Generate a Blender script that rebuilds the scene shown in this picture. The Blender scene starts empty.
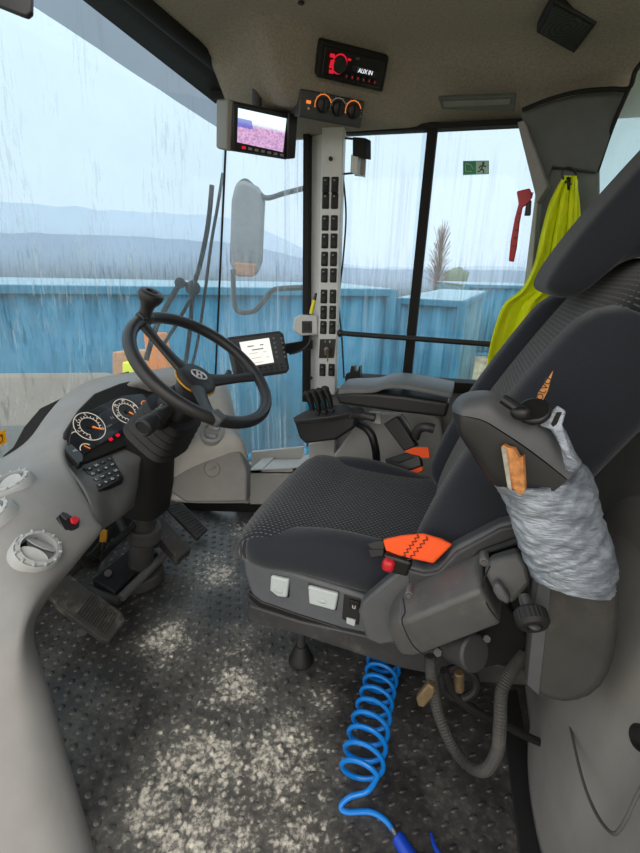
import bpy, bmesh, math, random
from mathutils import Vector, Matrix, noise
random.seed(7)
V = Vector
S = bpy.context.scene
COL = S.collection
# ------------------------------------------------------------ camera
F, PITCH, YAW, ROLL, H = 435.0, 20.0, 18.0, 1.5, 1.0
p_, y_, r_ = map(math.radians, (PITCH, YAW, ROLL))
FW = V((-math.sin(y_)*math.cos(p_), math.cos(y_)*math.cos(p_), -math.sin(p_)))
rt = V((math.cos(y_), math.sin(y_), 0)); up0 = rt.cross(FW)
RT = math.cos(r_)*rt + math.sin(r_)*up0
UP = math.cos(r_)*up0 - math.sin(r_)*rt
CP = V((0, 0, H))
cam = bpy.data.cameras.new('camera'); co = bpy.data.objects.new('camera', cam); COL.objects.link(co)
m = Matrix((RT, UP, -FW)).transposed().to_4x4(); m.translation = CP
co.matrix_world = m
cam.sensor_fit = 'HORIZONTAL'; cam.sensor_width = 36; cam.lens = 36*F/640; cam.clip_start = .02; cam.clip_end = 500
S.camera = co
def ray(x, y): return FW + RT*((x-320)/F) - UP*((y-426.5)/F)
def PX(x, y, v): d = ray(x, y); return CP + d*(v/d.x)
def PY(x, y, v): d = ray(x, y); return CP + d*(v/d.y)
def PZ(x, y, v): d = ray(x, y); return CP + d*((v-H)/d.z)
def PD(x, y, v): return CP + ray(x, y)*v
def PP(x, y, pl): P, n = pl; d = ray(x, y); return CP + d*((P-CP).dot(n)/d.dot(n))
# ------------------------------------------------------------ materials
def lin(c):
    return tuple((v/255/12.92 if v/255 <= .04045 else ((v/255+.055)/1.055)**2.4) for v in c) + (1,)
class NT:
    def __init__(s, name):
        s.m = bpy.data.materials.new(name); s.m.use_nodes = True
        s.t = s.m.node_tree; s.t.nodes.clear()
    def n(s, ty, **kw):
        nd = s.t.nodes.new(ty)
        for k, v in kw.items():
            if k.startswith('i_'):
                k = k[2:]; k = int(k) if k.isdigit() else k.replace('_', ' ')
                if isinstance(v, bpy.types.NodeSocket): s.t.links.new(v, nd.inputs[k])
                else: nd.inputs[k].default_value = v
            else: setattr(nd, k, v)
        return nd
    def l(s, a, b): s.t.links.new(a, b)
    def math(s, op, a, b=0.0, c=None, clamp=False):
        nd = s.n('ShaderNodeMath', operation=op, use_clamp=clamp)
        for i, v in enumerate((a, b, c)):
            if v is None: continue
            if isinstance(v, bpy.types.NodeSocket): s.l(v, nd.inputs[i])
            else: nd.inputs[i].default_value = v
        return nd.outputs[0]
    def mixc(s, f, a, b):
        nd = s.n('ShaderNodeMix', data_type='RGBA')
        for i, v in ((0, f), (6, a), (7, b)):
            if isinstance(v, bpy.types.NodeSocket): s.l(v, nd.inputs[i])
            else: nd.inputs[i].default_value = v
        return nd.outputs[2]
    def ramp(s, v, a, b, lo=0., hi=1.):
        nd = s.n('ShaderNodeMapRange', interpolation_type='SMOOTHSTEP'); s.l(v, nd.inputs[0])
        for i, q in enumerate((a, b, lo, hi)): nd.inputs[i+1].default_value = q
        return nd.outputs[0]
    def out(s, sh): o = s.n('ShaderNodeOutputMaterial'); s.l(sh, o.inputs[0]); return s.m
    def pos(s): return s.n('ShaderNodeNewGeometry').outputs['Position']
    def scaled(s, v, sc, rot=(0,0,0)):
        nd = s.n('ShaderNodeMapping'); s.l(v, nd.inputs[0]); nd.inputs['Scale'].default_value = sc; nd.inputs['Rotation'].default_value = rot
        return nd.outputs[0]
    def noise(s, vec, scale, detail=3, rough=.6):
        nd = s.n('ShaderNodeTexNoise'); s.l(vec, nd.inputs['Vector']); nd.inputs['Scale'].default_value = scale
        nd.inputs['Detail'].default_value = detail; nd.inputs['Roughness'].default_value = rough
        return nd.outputs['Fac']
def mat(name, c, rough=.5, metal=0, var=.15, vs=25, bump=.15, bs=600, spec=.5, c2=None, emit=None, coat=0, dust=0):
    t = NT(name); g = t.pos()
    col = lin(c); dark = lin(c2) if c2 else tuple(v*(1-var) for v in col[:3]) + (1,)
    f = t.ramp(t.noise(g, vs, 5), .3, .7)
    cc = t.mixc(f, dark, col)
    if dust:
        d = t.math('MULTIPLY', t.ramp(t.noise(g, 14, 8, .75), .5, .72), dust)
        cc = t.mixc(d, cc, lin((150, 142, 128)))
    b = t.n('ShaderNodeBsdfPrincipled', i_Roughness=rough, i_Metallic=metal)
    b.inputs['Specular IOR Level'].default_value = spec; b.inputs['Coat Weight'].default_value = coat
    t.l(cc, b.inputs['Base Color'])
    if bump:
        bn = t.n('ShaderNodeBump', i_Strength=bump, i_Distance=.0006); t.l(t.noise(g, bs, 2), bn.inputs['Height']); t.l(bn.outputs[0], b.inputs['Normal'])
    if emit:
        b.inputs['Emission Color'].default_value = lin(c); b.inputs['Emission Strength'].default_value = emit
    return t.out(b.outputs[0])
def fabric(name, c, c2, weave, planeaxes='XY', dash=True, strength=.6):
    t = NT(name); g = t.pos()
    sp = t.n('ShaderNodeSeparateXYZ'); t.l(g, sp.inputs[0])
    cb = t.n('ShaderNodeCombineXYZ')
    if planeaxes == 'XY': t.l(sp.outputs[0], cb.inputs[0]); t.l(sp.outputs[1], cb.inputs[1])
    else:
        t.l(sp.outputs[1], cb.inputs[0])
        t.l(t.math('ADD', sp.outputs[2], t.math('MULTIPLY', sp.outputs[0], .55)), cb.inputs[1])
    col = t.mixc(t.ramp(t.noise(g, 900, 2), .35, .65), tuple(v*.75 for v in lin(c)[:3])+(1,), lin(c))
    b = t.n('ShaderNodeBsdfPrincipled', i_Roughness=.9); b.inputs['Specular IOR Level'].default_value = .25
    b.inputs['Sheen Weight'].default_value = .25; b.inputs['Sheen Roughness'].default_value = .4
    h = t.noise(g, 1500, 2)
    if dash:
        br = t.n('ShaderNodeTexBrick', offset=.5)
        t.l(cb.outputs[0], br.inputs['Vector'])
        for k, v in (('Color1', (1,1,1,1)), ('Color2', (.7,.7,.7,1)), ('Mortar', (0,0,0,1)), ('Scale', 1.0), ('Mortar Size', weave*.27), ('Brick Width', weave), ('Row Height', weave*.62), ('Mortar Smooth', .3)):
            br.inputs[k].default_value = v
        f = t.math('MULTIPLY', br.outputs['Color'], strength)
        col = t.mixc(f, col, lin(c2)); h = t.math('ADD', t.math('MULTIPLY', br.outputs['Color'], 1.4), h)
    t.l(col, b.inputs['Base Color'])
    bn = t.n('ShaderNodeBump', i_Strength=.5, i_Distance=.0015); t.l(h, bn.inputs['Height']); t.l(bn.outputs[0], b.inputs['Normal'])
    return t.out(b.outputs[0])
def glass(name, fog, streak, tint=(1,1,1), drops=.4, fogc=(215,228,236), grad=None):
    t = NT(name); g = t.pos()
    st = t.ramp(t.noise(t.scaled(g, (1, 1, .008)), 105, 3, .6), .50, .62)
    st2 = t.ramp(t.noise(t.scaled(g, (1, 1, .3)), 9, 3, .6), .45, .62)
    cloud = t.ramp(t.noise(g, 5, 4), .3, .7)
    f = t.math('ADD', t.math('MULTIPLY', cloud, fog*.3), fog*.85)
    if grad:
        sp = t.n('ShaderNodeSeparateXYZ'); t.l(g, sp.inputs[0])
        f = t.math('ADD', f, t.ramp(sp.outputs[2], grad[0], grad[1], grad[2], grad[3]))
    f = t.math('ADD', f, t.math('MULTIPLY', t.math('MULTIPLY', st, st2), streak))
    vo = t.n('ShaderNodeTexVoronoi'); t.l(t.scaled(g, (1, 1, .8)), vo.inputs['Vector']); vo.inputs['Scale'].default_value = 150
    dr = t.math('MULTIPLY', t.ramp(vo.outputs['Distance'], .12, .3, 1, 0), t.ramp(t.noise(g, 9, 5, .7), .5, .62))
    # run-off: thin dark vertical trails
    ru = t.ramp(t.noise(t.scaled(g, (1, 1, .02)), 95, 2, .5), .60, .68)
    ru = t.math('MULTIPLY', ru, t.ramp(t.noise(g, 7, 3), .42, .6))
    zz = t.n('ShaderNodeSeparateXYZ'); t.l(g, zz.inputs[0])
    zn = t.math('ADD', zz.outputs[2], t.math('MULTIPLY', t.noise(g, 12, 3), .12))
    zb = t.math('MULTIPLY', t.ramp(zn, .66, .82), t.ramp(zn, 1.04, 1.16, 1, 0))
    zl = t.ramp(zn, 1.0, 1.25, 1, .22)
    ru2 = t.ramp(t.noise(t.scaled(g, (1, 1, .05)), 150, 2, .5), .52, .62)
    ru = t.math('MAXIMUM', t.math('MULTIPLY', ru, t.ramp(zn, 1.05, 1.15, 1, 0)), t.math('MULTIPLY', t.math('MULTIPLY', ru2, zb), .55))
    dk = t.math('MULTIPLY', t.math('MAXIMUM', t.math('MULTIPLY', dr, zl), t.math('MULTIPLY', ru, .8)), drops, clamp=True)
    tr = t.n('ShaderNodeBsdfTransparent'); t.l(t.mixc(dk, tuple(tint)+(1,), (tint[0]*.32, tint[1]*.38, tint[2]*.42, 1)), tr.inputs[0])
    df = t.n('ShaderNodeBsdfTranslucent'); df.inputs[0].default_value = lin(fogc)
    d2 = t.n('ShaderNodeBsdfDiffuse'); d2.inputs[0].default_value = lin(fogc)
    mx = t.n('ShaderNodeMixShader'); mx.inputs[0].default_value = .25; t.l(df.outputs[0], mx.inputs[1]); t.l(d2.outputs[0], mx.inputs[2])
    m1 = t.n('ShaderNodeMixShader'); t.l(t.math('MULTIPLY', f, t.math('SUBTRACT', 1.0, t.math('MULTIPLY', dk, .7)), clamp=True), m1.inputs[0])
    t.l(tr.outputs[0], m1.inputs[1]); t.l(mx.outputs[0], m1.inputs[2])
    gl = t.n('ShaderNodeBsdfGlossy', i_Roughness=.05)
    m2 = t.n('ShaderNodeMixShader'); m2.inputs[0].default_value = .025; t.l(m1.outputs[0], m2.inputs[1]); t.l(gl.outputs[0], m2.inputs[2])
    return t.out(m2.outputs[0])
def floor_mat():
    t = NT('floor_rubber'); g = t.pos()
    base = t.mixc(t.ramp(t.noise(g, 9, 5), .35, .65), lin((44, 43, 43)), lin((64, 63, 63)))
    def blob(x, y, r0, r1, w):
        d = t.n('ShaderNodeVectorMath', operation='DISTANCE'); t.l(t.scaled(g, (1, 1, 0)), d.inputs[0]); d.inputs[1].default_value = (x, y, 0)
        return t.ramp(d.outputs['Value'], r0, r1, w, 0)
    msk = None
    for (px, py, r0, r1, w) in ((200, 770, .03, .24, 1), (160, 800, .02, .16, .9), (280, 760, .03, .2, 1), (235, 690, .01, .2, .95), (320, 700, .0, .1, .75), (170, 640, .0, .17, 1.05),
                                (215, 570, .0, .2, 1.0), (300, 830, .02, .16, .9), (200, 850, .05, .2, 1), (120, 700, 0, .09, .55), (240, 530, 0, .15, .9), (235, 650, 0, .16, .8)):
        q = PZ(px, py, 0); b = blob(q.x, q.y, r0, r1, w)
        msk = b if msk is None else t.math('MAXIMUM', msk, b)
    n1 = t.noise(g, 50, 9, .8); n2 = t.noise(g, 9, 3, .6)
    v = t.math('ADD', t.math('MULTIPLY', n1, .75), t.math('MULTIPLY', n2, .35))
    v = t.math('ADD', v, t.math('MULTIPLY', msk, .25))
    vo = t.n('ShaderNodeTexVoronoi'); t.l(g, vo.inputs['Vector']); vo.inputs['Scale'].default_value = 75
    v = t.math('ADD', v, t.math('MULTIPLY', t.ramp(vo.outputs['Distance'], .1, .6), -.10))
    v = t.math('ADD', v, t.math('MULTIPLY', t.noise(g, 150, 4, .7), .22))
    dirt = t.ramp(v, .76, .93)
    film = t.math('MULTIPLY', t.ramp(v, .52, .85), .5)
    fine = t.math('MULTIPLY', t.ramp(t.noise(g, 190, 3, .7), .66, .72), .5)
    col = t.mixc(film, base, lin((125, 122, 115)))
    col = t.mixc(t.math('MAXIMUM', t.math('MULTIPLY', dirt, .9), t.math('MULTIPLY', fine, .6)), col, lin((218, 212, 200)))
    b = t.n('ShaderNodeBsdfPrincipled'); t.l(col, b.inputs['Base Color'])
    t.l(t.ramp(dirt, 0, 1, .42, .95), b.inputs['Roughness'])
    bn = t.n('ShaderNodeBump', i_Strength=.35, i_Distance=.0015); t.l(t.noise(g, 120, 6), bn.inputs['Height']); t.l(bn.outputs[0], b.inputs['Normal'])
    return t.out(b.outputs[0])
M = {}
M['far_lifted'] = mat('lifted_grey_plastic', (186, 185, 182), .62, var=.08, vs=18, dust=.12)  # grey plastic painted lighter to make up for weak light on the far side
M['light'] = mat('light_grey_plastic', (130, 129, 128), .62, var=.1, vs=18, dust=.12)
M['light2'] = mat('pale_grey_vent', (168, 171, 172), .45)
M['mid'] = mat('mid_grey_plastic', (90, 90, 91), .6, var=.12)
M['panel'] = mat('panel_grey', (138, 137, 135), .65, var=.12, vs=12, dust=.1)
M['darkp'] = mat('dark_grey_plastic', (56, 57, 60), .5, var=.15, dust=.1)
M['darkr'] = mat('dark_rough_plastic', (64, 63, 62), .7, var=.2, bump=.5, bs=300, dust=.12)
M['arm'] = mat('armrest_black', (40, 40, 43), .42, var=.15)
M['armgrey'] = mat('armrest_grey', (80, 82, 86), .5, var=.12)
M['black'] = mat('black_plastic', (20, 20, 22), .4, var=.2)
M['blackm'] = mat('black_matte', (13, 13, 14), .8, var=.2)
M['rubber'] = mat('black_rubber', (27, 27, 29), .6, var=.2)
M['pedal'] = mat('pedal_rubber', (58, 57, 55), .75, var=.3, vs=60, dust=.5)
M['metal'] = mat('steel', (150, 150, 148), .35, metal=.9)
M['brass'] = mat('dirty_brass', (130, 112, 84), .55, metal=.5, var=.35, vs=60)
M['iron'] = mat('painted_iron', (66, 66, 68), .5, metal=.2, var=.2, dust=.25)
M['white'] = mat('pillar_paint', (206, 209, 211), .45, var=.05)
M['whitep'] = mat('white_plastic', (196, 198, 198), .4, var=.05)
M['pale'] = mat('pale_button', (186, 195, 198), .35, var=.06)
M['head'] = mat('headliner_fabric', (152, 145, 137), .95, c2=(134, 127, 119), vs=180, bump=1.0, bs=500, spec=.1)
M['head2'] = mat('slot_grey', (88, 92, 90), .8)
M['bolster'] = fabric('seat_bolster_cloth', (45, 48, 56), (0,0,0), .01, dash=False)
M['tex'] = fabric('seat_cushion_cloth', (42, 44, 50), (138, 141, 150), .0115, 'XY', True, .55)
M['texb'] = fabric('seat_back_cloth', (40, 41, 44), (128, 129, 132), .015, 'YZ', True, .55)
M['hiviz'] = mat('fluorescent_cloth', (244, 255, 24), .8, var=.12, vs=14, bump=.3, bs=900)
M['red'] = mat('red_plastic', (200, 30, 45), .35, var=.1)
M['darkred'] = mat('dark_red_plastic', (150, 22, 34), .45, var=.2)
M['orange'] = mat('orange_webbing', (255, 92, 32), .8, var=.12, bump=.5, bs=700)
M['tagor'] = mat('orange_tag', (226, 150, 74), .6)
M['blue'] = mat('blue_hose', (12, 128, 222), .28, var=.08, bump=0)
M['blued'] = mat('blue_plastic', (22, 70, 190), .35)
M['yellow'] = mat('yellow_plastic', (232, 220, 40), .4)
M['gold'] = mat('gold_ring', (205, 150, 50), .35, metal=.4)
M['silver'] = mat('silver_logo', (205, 208, 212), .3, metal=.3)
M['wood'] = mat('chipped_wood', (206, 142, 82), .8, c2=(150, 92, 50), vs=80)
M['woodface'] = mat('painted_wood_face', (176, 172, 160), .7, c2=(130, 124, 112), vs=60)
M['lcd'] = mat('lcd_dark', (44, 47, 54), .2, var=.05, bump=0, coat=.3)
M['glassblk'] = mat('cluster_glass', (34, 36, 41), .2, bump=0, coat=.3)
def em(name, c, s):
    t = NT(name); e = t.n('ShaderNodeEmission'); e.inputs[0].default_value = lin(c); e.inputs[1].default_value = s; return t.out(e.outputs[0])
M['e_white'] = em('lit_white', (235, 238, 240), .8)
M['e_mark'] = em('lit_marking', (215, 205, 190), .6)
M['e_orange'] = em('lit_orange', (235, 130, 60), .75)
M['e_red'] = em('lit_red', (240, 40, 60), .5)
M['mark'] = mat('white_print', (200, 200, 198), .6, bump=0, var=0)
M['markg'] = mat('grey_print', (130, 132, 134), .6, bump=0, var=0)
def tape_mat():
    t = NT('duct_tape'); g = t.pos()
    n = t.noise(t.scaled(g, (1, 1, 2.2)), 26, 5, .6)
    col = t.mixc(t.ramp(n, .3, .7), lin((112, 120, 132)), lin((166, 176, 190)))
    b = t.n('ShaderNodeBsdfPrincipled', i_Roughness=.42, i_Metallic=.25); t.l(col, b.inputs['Base Color'])
    h = t.math('ADD', t.math('MULTIPLY', t.noise(t.scaled(g, (1, 1, 3.2), (0, .35, 0)), 24, 4, .55), 1.0), t.math('MULTIPLY', t.noise(t.scaled(g, (1, 1, 4), (0, -.5, 0)), 60, 2), .3))
    bn = t.n('ShaderNodeBump', i_Strength=1.0, i_Distance=.007); t.l(h, bn.inputs['Height']); t.l(bn.outputs[0], b.inputs['Normal'])
    return t.out(b.outputs[0])
M['tape'] = tape_mat()
M['ws'] = glass('fogged_windshield', .20, .26, (.84, .93, .97), .75, (196, 212, 220))
M['ws_tint'] = glass('tinted_band', .16, .08, (.30, .34, .38), .3, (90, 98, 106))
M['qg'] = glass('wet_quarter_glass', .11, .25, (.93, .97, 1.0), .6)
M['sg'] = glass('wet_side_glass', .07, .16, (.94, .98, 1.0), .45)
M['rg'] = glass('rear_glass', .35, .1, (.85, .95, .95), .1)
M['floor'] = floor_mat()
# ------------------------------------------------------------ mesh helpers
class MB:
    def __init__(s): s.bm = bmesh.new()
    def box(s, c, size, rot=None):
        mm = Matrix.Translation(c) @ (rot.to_4x4() if rot else Matrix.Identity(4)) @ Matrix.Diagonal((*size, 1))
        bmesh.ops.create_cube(s.bm, size=1, matrix=mm); return s
    def cyl(s, a, b, r0, r1=None, seg=20, caps=True):
        a, b = V(a), V(b); r1 = r0 if r1 is None else r1; d = b-a
        q = d.to_track_quat('Z', 'Y').to_matrix().to_4x4()
        bmesh.ops.create_cone(s.bm, cap_ends=caps, segments=seg, radius1=r0, radius2=r1, depth=d.length, matrix=Matrix.Translation((a+b)/2) @ q); return s
    def ball(s, c, r, sc=(1,1,1), rot=None, seg=20):
        mm = Matrix.Translation(c) @ (rot.to_4x4() if rot else Matrix.Identity(4)) @ Matrix.Diagonal((*sc, 1))
        bmesh.ops.create_uvsphere(s.bm, u_segments=seg, v_segments=seg//2+2, radius=r, matrix=mm); return s
    def tube(s, pts, r, seg=12, closed=False, sub=6, rf=None):
        pts = smooth(pts, sub, closed) if sub else [V(p) for p in pts]
        n = len(pts); rings = []; up = None
        for i, p in enumerate(pts):
            a = pts[i-1] if (i or closed) else p; b = pts[(i+1) % n] if (i < n-1 or closed) else p
            t = (b-a).normalized()
            if up is None: up = t.orthogonal().normalized()
            up = (up - t*up.dot(t)).normalized(); w = t.cross(up)
            rr = rf(i/(n-1 if n > 1 else 1), i)*r if rf else r
            rings.append([s.bm.verts.new(p + (up*math.cos(k*2*math.pi/seg)+w*math.sin(k*2*math.pi/seg))*rr) for k in range(seg)])
        s.skin(rings, closed); return s
    def skin(s, rings, closed=False, caps=True):
        n = len(rings); seg = len(rings[0])
        if closed:      # match the last ring to the first
            r0, r1 = rings[0], rings[-1]
            off = min(range(seg), key=lambda o: (r1[0].co-r0[o].co).length)
        for i in range(n if closed else n-1):
            a, b = rings[i], rings[(i+1) % n]
            o = off if (closed and i == n-1) else 0
            for k in range(seg):
                s.bm.faces.new((a[k], a[(k+1) % seg], b[(k+1+o) % seg], b[(k+o) % seg]))
        if not closed and caps:
            s.bm.faces.new(rings[0][::-1]); s.bm.faces.new(rings[-1])
    def lathe(s, c, ax, prof, seg=32):     # prof: (radius, height along ax)
        c, ax = V(c), V(ax).normalized(); u = ax.orthogonal().normalized(); w = ax.cross(u)
        rings = [[s.bm.verts.new(c+ax*h+(u*math.cos(k*2*math.pi/seg)+w*math.sin(k*2*math.pi/seg))*max(r, 1e-4)) for k in range(seg)] for r, h in prof]
        s.skin(rings); return s
    def prism(s, pts, off):
        a = [s.bm.verts.new(p) for p in pts]; b = [s.bm.verts.new(V(p)+off) for p in pts]; n = len(a)
        s.bm.faces.new(a); s.bm.faces.new(b[::-1])
        for k in range(n): s.bm.faces.new((a[(k+1) % n], a[k], b[k], b[(k+1) % n]))
        return s
    def grid(s, rows, thick=0, off=None):
        vs = [[s.bm.verts.new(p) for p in r] for r in rows]
        for i in range(len(vs)-1):
            for j in range(len(vs[0])-1): s.bm.faces.new((vs[i][j], vs[i][j+1], vs[i+1][j+1], vs[i+1][j]))
        return s
    def loft(s, secs, caps=True):
        s.skin([[s.bm.verts.new(p) for p in r] for r in secs], False, caps); return s
def smooth(pts, sub, closed=False):
    pts = [V(p) for p in pts]; n = len(pts); out = []
    if n < 3: return pts
    for i in range(n if closed else n-1):
        p0 = pts[i-1] if (i or closed) else pts[0]; p1 = pts[i]; p2 = pts[(i+1) % n]; p3 = pts[(i+2) % n] if (closed or i+2 < n) else pts[-1]
        for k in range(sub):
            t = k/sub
            out.append(.5*((2*p1)+(p2-p0)*t+(2*p0-5*p1+4*p2-p3)*t*t+(3*p1-p0-3*p2+p3)*t*t*t))
    if not closed: out.append(pts[-1])
    return out
def grid_smooth(rows, a, b):
    rows = [smooth(r, b) for r in rows]
    cols = [smooth([r[j] for r in rows], a) for j in range(len(rows[0]))]
    return [[c[i] for c in cols] for i in range(len(cols[0]))]
def finish(name, mb, mt, parent=None, bevel=0, seg=2, sub=0, solid=0, angle=35, center=None, loc=None):
    bm = mb.bm
    bmesh.ops.recalc_face_normals(bm, faces=bm.faces)
    if parent is not None: base = parent_world(parent)
    elif loc is not None: base = V(loc)
    else:
        xs = [v.co for v in bm.verts]
        base = V(((min(p.x for p in xs)+max(p.x for p in xs))/2, (min(p.y for p in xs)+max(p.y for p in xs))/2, min(p.z for p in xs)))
    bmesh.ops.translate(bm, verts=bm.verts, vec=-base)
    me = bpy.data.meshes.new(name); bm.to_mesh(me); bm.free()
    for p in me.polygons: p.use_smooth = True
    me.set_sharp_from_angle(angle=math.radians(angle))
    me.materials.append(mt)
    o = bpy.data.objects.new(name, me); COL.objects.link(o)
    if parent is not None: o.parent = parent; o['_base'] = list(base)
    else: o.location = base; o['_base'] = list(base)
    if solid:
        md = o.modifiers.new('solid', 'SOLIDIFY'); md.thickness = solid; md.offset = -1
    if bevel:
        md = o.modifiers.new('bevel', 'BEVEL'); md.width = bevel; md.segments = seg; md.limit_method = 'ANGLE'; md.angle_limit = math.radians(angle)
        me.set_sharp_from_angle(angle=math.radians(80))
    if sub:
        md = o.modifiers.new('sub', 'SUBSURF'); md.levels = md.render_levels = sub
    return o
def parent_world(p): return V(p['_base'])
def thing(name, label, cat, loc, group=None):
    o = bpy.data.objects.new(name, None); COL.objects.link(o); o.location = V(loc); o['_base'] = list(V(loc)); o.empty_display_size = .05
    tag(o, label, cat, group); return o
def tag(o, label, cat, group=None):
    o['label'] = label; o['category'] = cat
    if group: o['group'] = group
    return o
def struct(o): o['kind'] = 'structure'; return o
def part(o, label): o['label'] = label; return o
def slab(pix, plane, thick, name, mt, parent=None, bevel=0, seg=2, lift=0, **kw):
    P, n = V(plane[0]), V(plane[1]).normalized()
    pts = [PP(x, y, (P, n))+n*lift for x, y in pix]
    return finish(name, MB().prism(pts, -n*thick), mt, parent, bevel, seg, **kw)
def text(s, size, pos, u, v, mt, parent, name='lettering', thick=.0004, align='CENTER'):
    cu = bpy.data.curves.new(name, 'FONT'); cu.body = s; cu.size = size; cu.extrude = thick; cu.align_x = align; cu.align_y = 'CENTER'
    to = bpy.data.objects.new('tmp', cu); COL.objects.link(to)
    dg = bpy.context.evaluated_depsgraph_get(); dg.update()
    me = bpy.data.meshes.new_from_object(to.evaluated_get(dg)); bpy.data.objects.remove(to)
    me.materials.clear(); me.materials.append(mt)
    o = bpy.data.objects.new(name, me); COL.objects.link(o)
    u = V(u).normalized(); v = V(v); v = (v-u*v.dot(u)).normalized(); n = u.cross(v)
    mm = Matrix((u, v, n)).transposed().to_4x4(); mm.translation = V(pos)-(parent_world(parent) if parent else V())
    o.matrix_local = mm
    if parent: o.parent = parent
    return o
def ring(mb, c, n, R, r, a0=0, a1=360, seg=48, rs=8, u=None, squash=1):
    c, n = V(c), V(n).normalized(); u = V(u).normalized() if u else n.orthogonal().normalized(); u = (u-n*u.dot(n)).normalized(); w = n.cross(u)
    full = abs(a1-a0) >= 359.9; k = seg if full else max(4, int(seg*abs(a1-a0)/360))
    pts = [c+(u*math.cos(math.radians(a0+(a1-a0)*i/(k if full else k-1)))+w*squash*math.sin(math.radians(a0+(a1-a0)*i/(k if full else k-1))))*R for i in range(k)]
    return mb.tube(pts, r, rs, full, 0)
X, Y, Z = V((1,0,0)), V((0,1,0)), V((0,0,1))
NY = V((0,-1,0))
# ============================================================ SETTING
# floor with raised studs
fb = MB(); fb.box((-.52, .80, -.015), (1.9, 1.5, .03))
sx = .034
for i in range(-44, 10):
    for j in range(6, 46):
        x = i*sx + (sx/2 if j % 2 else 0); y = j*sx*.9
        if not (-1.35 < x < .24): continue
        long_ = x > -.24
        ang = math.radians(35)
        mm = Matrix.Translation((x, y, 0)) @ Matrix.Rotation(ang, 4, 'Z')
        r = .0075
        rings = []
        for rr, h in ((1, 0), (.8, .0022), (.35, .003)):
            rings.append([fb.bm.verts.new(mm @ V((math.cos(k*math.pi/5)*r*rr*(1.25 if long_ else 1.1), math.sin(k*math.pi/5)*r*rr*(.55 if long_ else 1.1), h))) for k in range(10)])
        fb.skin(rings)
struct(finish('floor', fb, M['floor'], angle=60))
# ceiling headliner: flat, falling to the windows and to the front right corner console
def smin(a, b, k=.03):
    h = max(k-abs(a-b), 0)/k; return min(a, b)-h*h*k*.25
def smax(a, b, k=.02): return -smin(-a, -b, k)
RPP = PD(355, 66, 1.04)
def ceil_z(x, y):
    z = 1.5
    e = 1.5-(y-1.30)*.55
    c = RPP.z+.034+(.56*(x-RPP.x)-.56*(y-RPP.y))/.60+1.5*max(0, -.50-x)
    f = 1.53+(x+.66)*.2
    z = smin(z, e); z = smin(z, c, .03)
    z = smax(z, 1.385, .015)
    if x > .1: z = smin(z, 1.5-(x-.1)*.12, .03)
    return z
rows = []
for i in range(61):
    y = .15+1.37*i/60
    rows.append([V((x, y, ceil_z(x, y))) for x in [-.705+1.3*j/60 for j in range(61)]])
ce = struct(finish('ceiling', MB().grid(rows), M['head'], solid=-.02, angle=60))
# ---- windshield
plan = [(-.2, -1.2), (.1, -1.235), (.5, -1.25), (.9, -1.235), (1.1, -1.19), (1.28, -1.12), (1.4, -1.05), (1.5, -.953), (1.6, -.8)]
def xs(y):
    pts = plan
    for (a, xa), (b, xb) in zip(pts, pts[1:]):
        if y <= b: return xa+(xb-xa)*(y-a)/(b-a)
    return pts[-1][1]
def wsx(y, z): return sum(xs(y+d) for d in (-.06, -.03, 0, .03, .06))/5 + .115*(z-.5)
def WS(px, py):
    d = ray(px, py); lo, hi = .3, 4
    f = lambda t: (CP+d*t).x - wsx((CP+d*t).y, (CP+d*t).z)
    for _ in range(60):
        mi = (lo+hi)/2
        if f(mi) > 0: lo = mi
        else: hi = mi
    return CP+d*lo
ys = [-.1+1.6*i/40 for i in range(41)]
band = [WS(*p) for p in ((-40, -38), (0, -12), (30, 4), (70, 30), (100, 50), (160, 90), (200, 116), (226, 133))]
def band_z(y):
    if y < band[0].y: return band[0].z
    for a, b in zip(band, band[1:]):
        if a.y <= y <= b.y: return a.z+(b.z-a.z)*(y-a.y)/(b.y-a.y+1e-9)
    return band[-1].z
wsg = struct(finish('window_1', MB().grid([[V((wsx(y, z), y, z)) for y in ys] for z in [band_z(0)*0+.28]+[.28+.05*k for k in range(1, 20)] + [None] for _ in [0] if z is not None] + [[V((wsx(y, band_z(y)), y, band_z(y))) for y in ys]]), M['ws']))
tb = finish('tinted_band', MB().grid([[V((wsx(y, z), y, z)) for y in ys for z in [band_z(y)+(1.68-band_z(y))*k/4]] for k in range(5)]), M['ws_tint'], wsg)
part(tb, 'grey tinted strip along the top edge')
# black rubber seal in the front right corner
cr = [V((wsx(1.5, z), 1.495, z)) for z in (.3, .6, .9, 1.2, 1.5)]
finish('seal', MB().tube(cr, .004, 8, sub=2), M['blackm'], wsg)
# black band at the foot of the windshield + ledge
low = [(0, 456), (11, 447), (22, 427), (37, 409), (64, 396), (97, 380), (125, 372)]
lowp = [WS(x, y) for x, y in low]
bl = MB(); r1 = [p+V((.012, 0, 0)) for p in lowp]
n0 = len(r1)
r2 = [V((p.x+.07, p.y, p.z-.08)) for p in lowp]; r3 = [V((p.x+.08, p.y, .22)) for p in lowp]
bl.grid([r1, r2, r3])
struct(finish('trim_1', bl, M['blackm'], solid=.01))
# ---- far side glass panes (Y = 1.5)
def pane(name, pix, mt, yv=1.5):
    return struct(slab(pix, (V((0, yv, 0)), NY), .004, name, mt))
pane('window_2', [(224, 105), (306, 105), (306, 458), (212, 458)], M['qg'])
pane('window_3', [(342, 118), (436, 118), (412, 392), (338, 392)], M['sg'], 1.49)
pane('window_4', [(424, 114), (552, 108), (548, 400), (400, 396)], M['sg'], 1.51)
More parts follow.
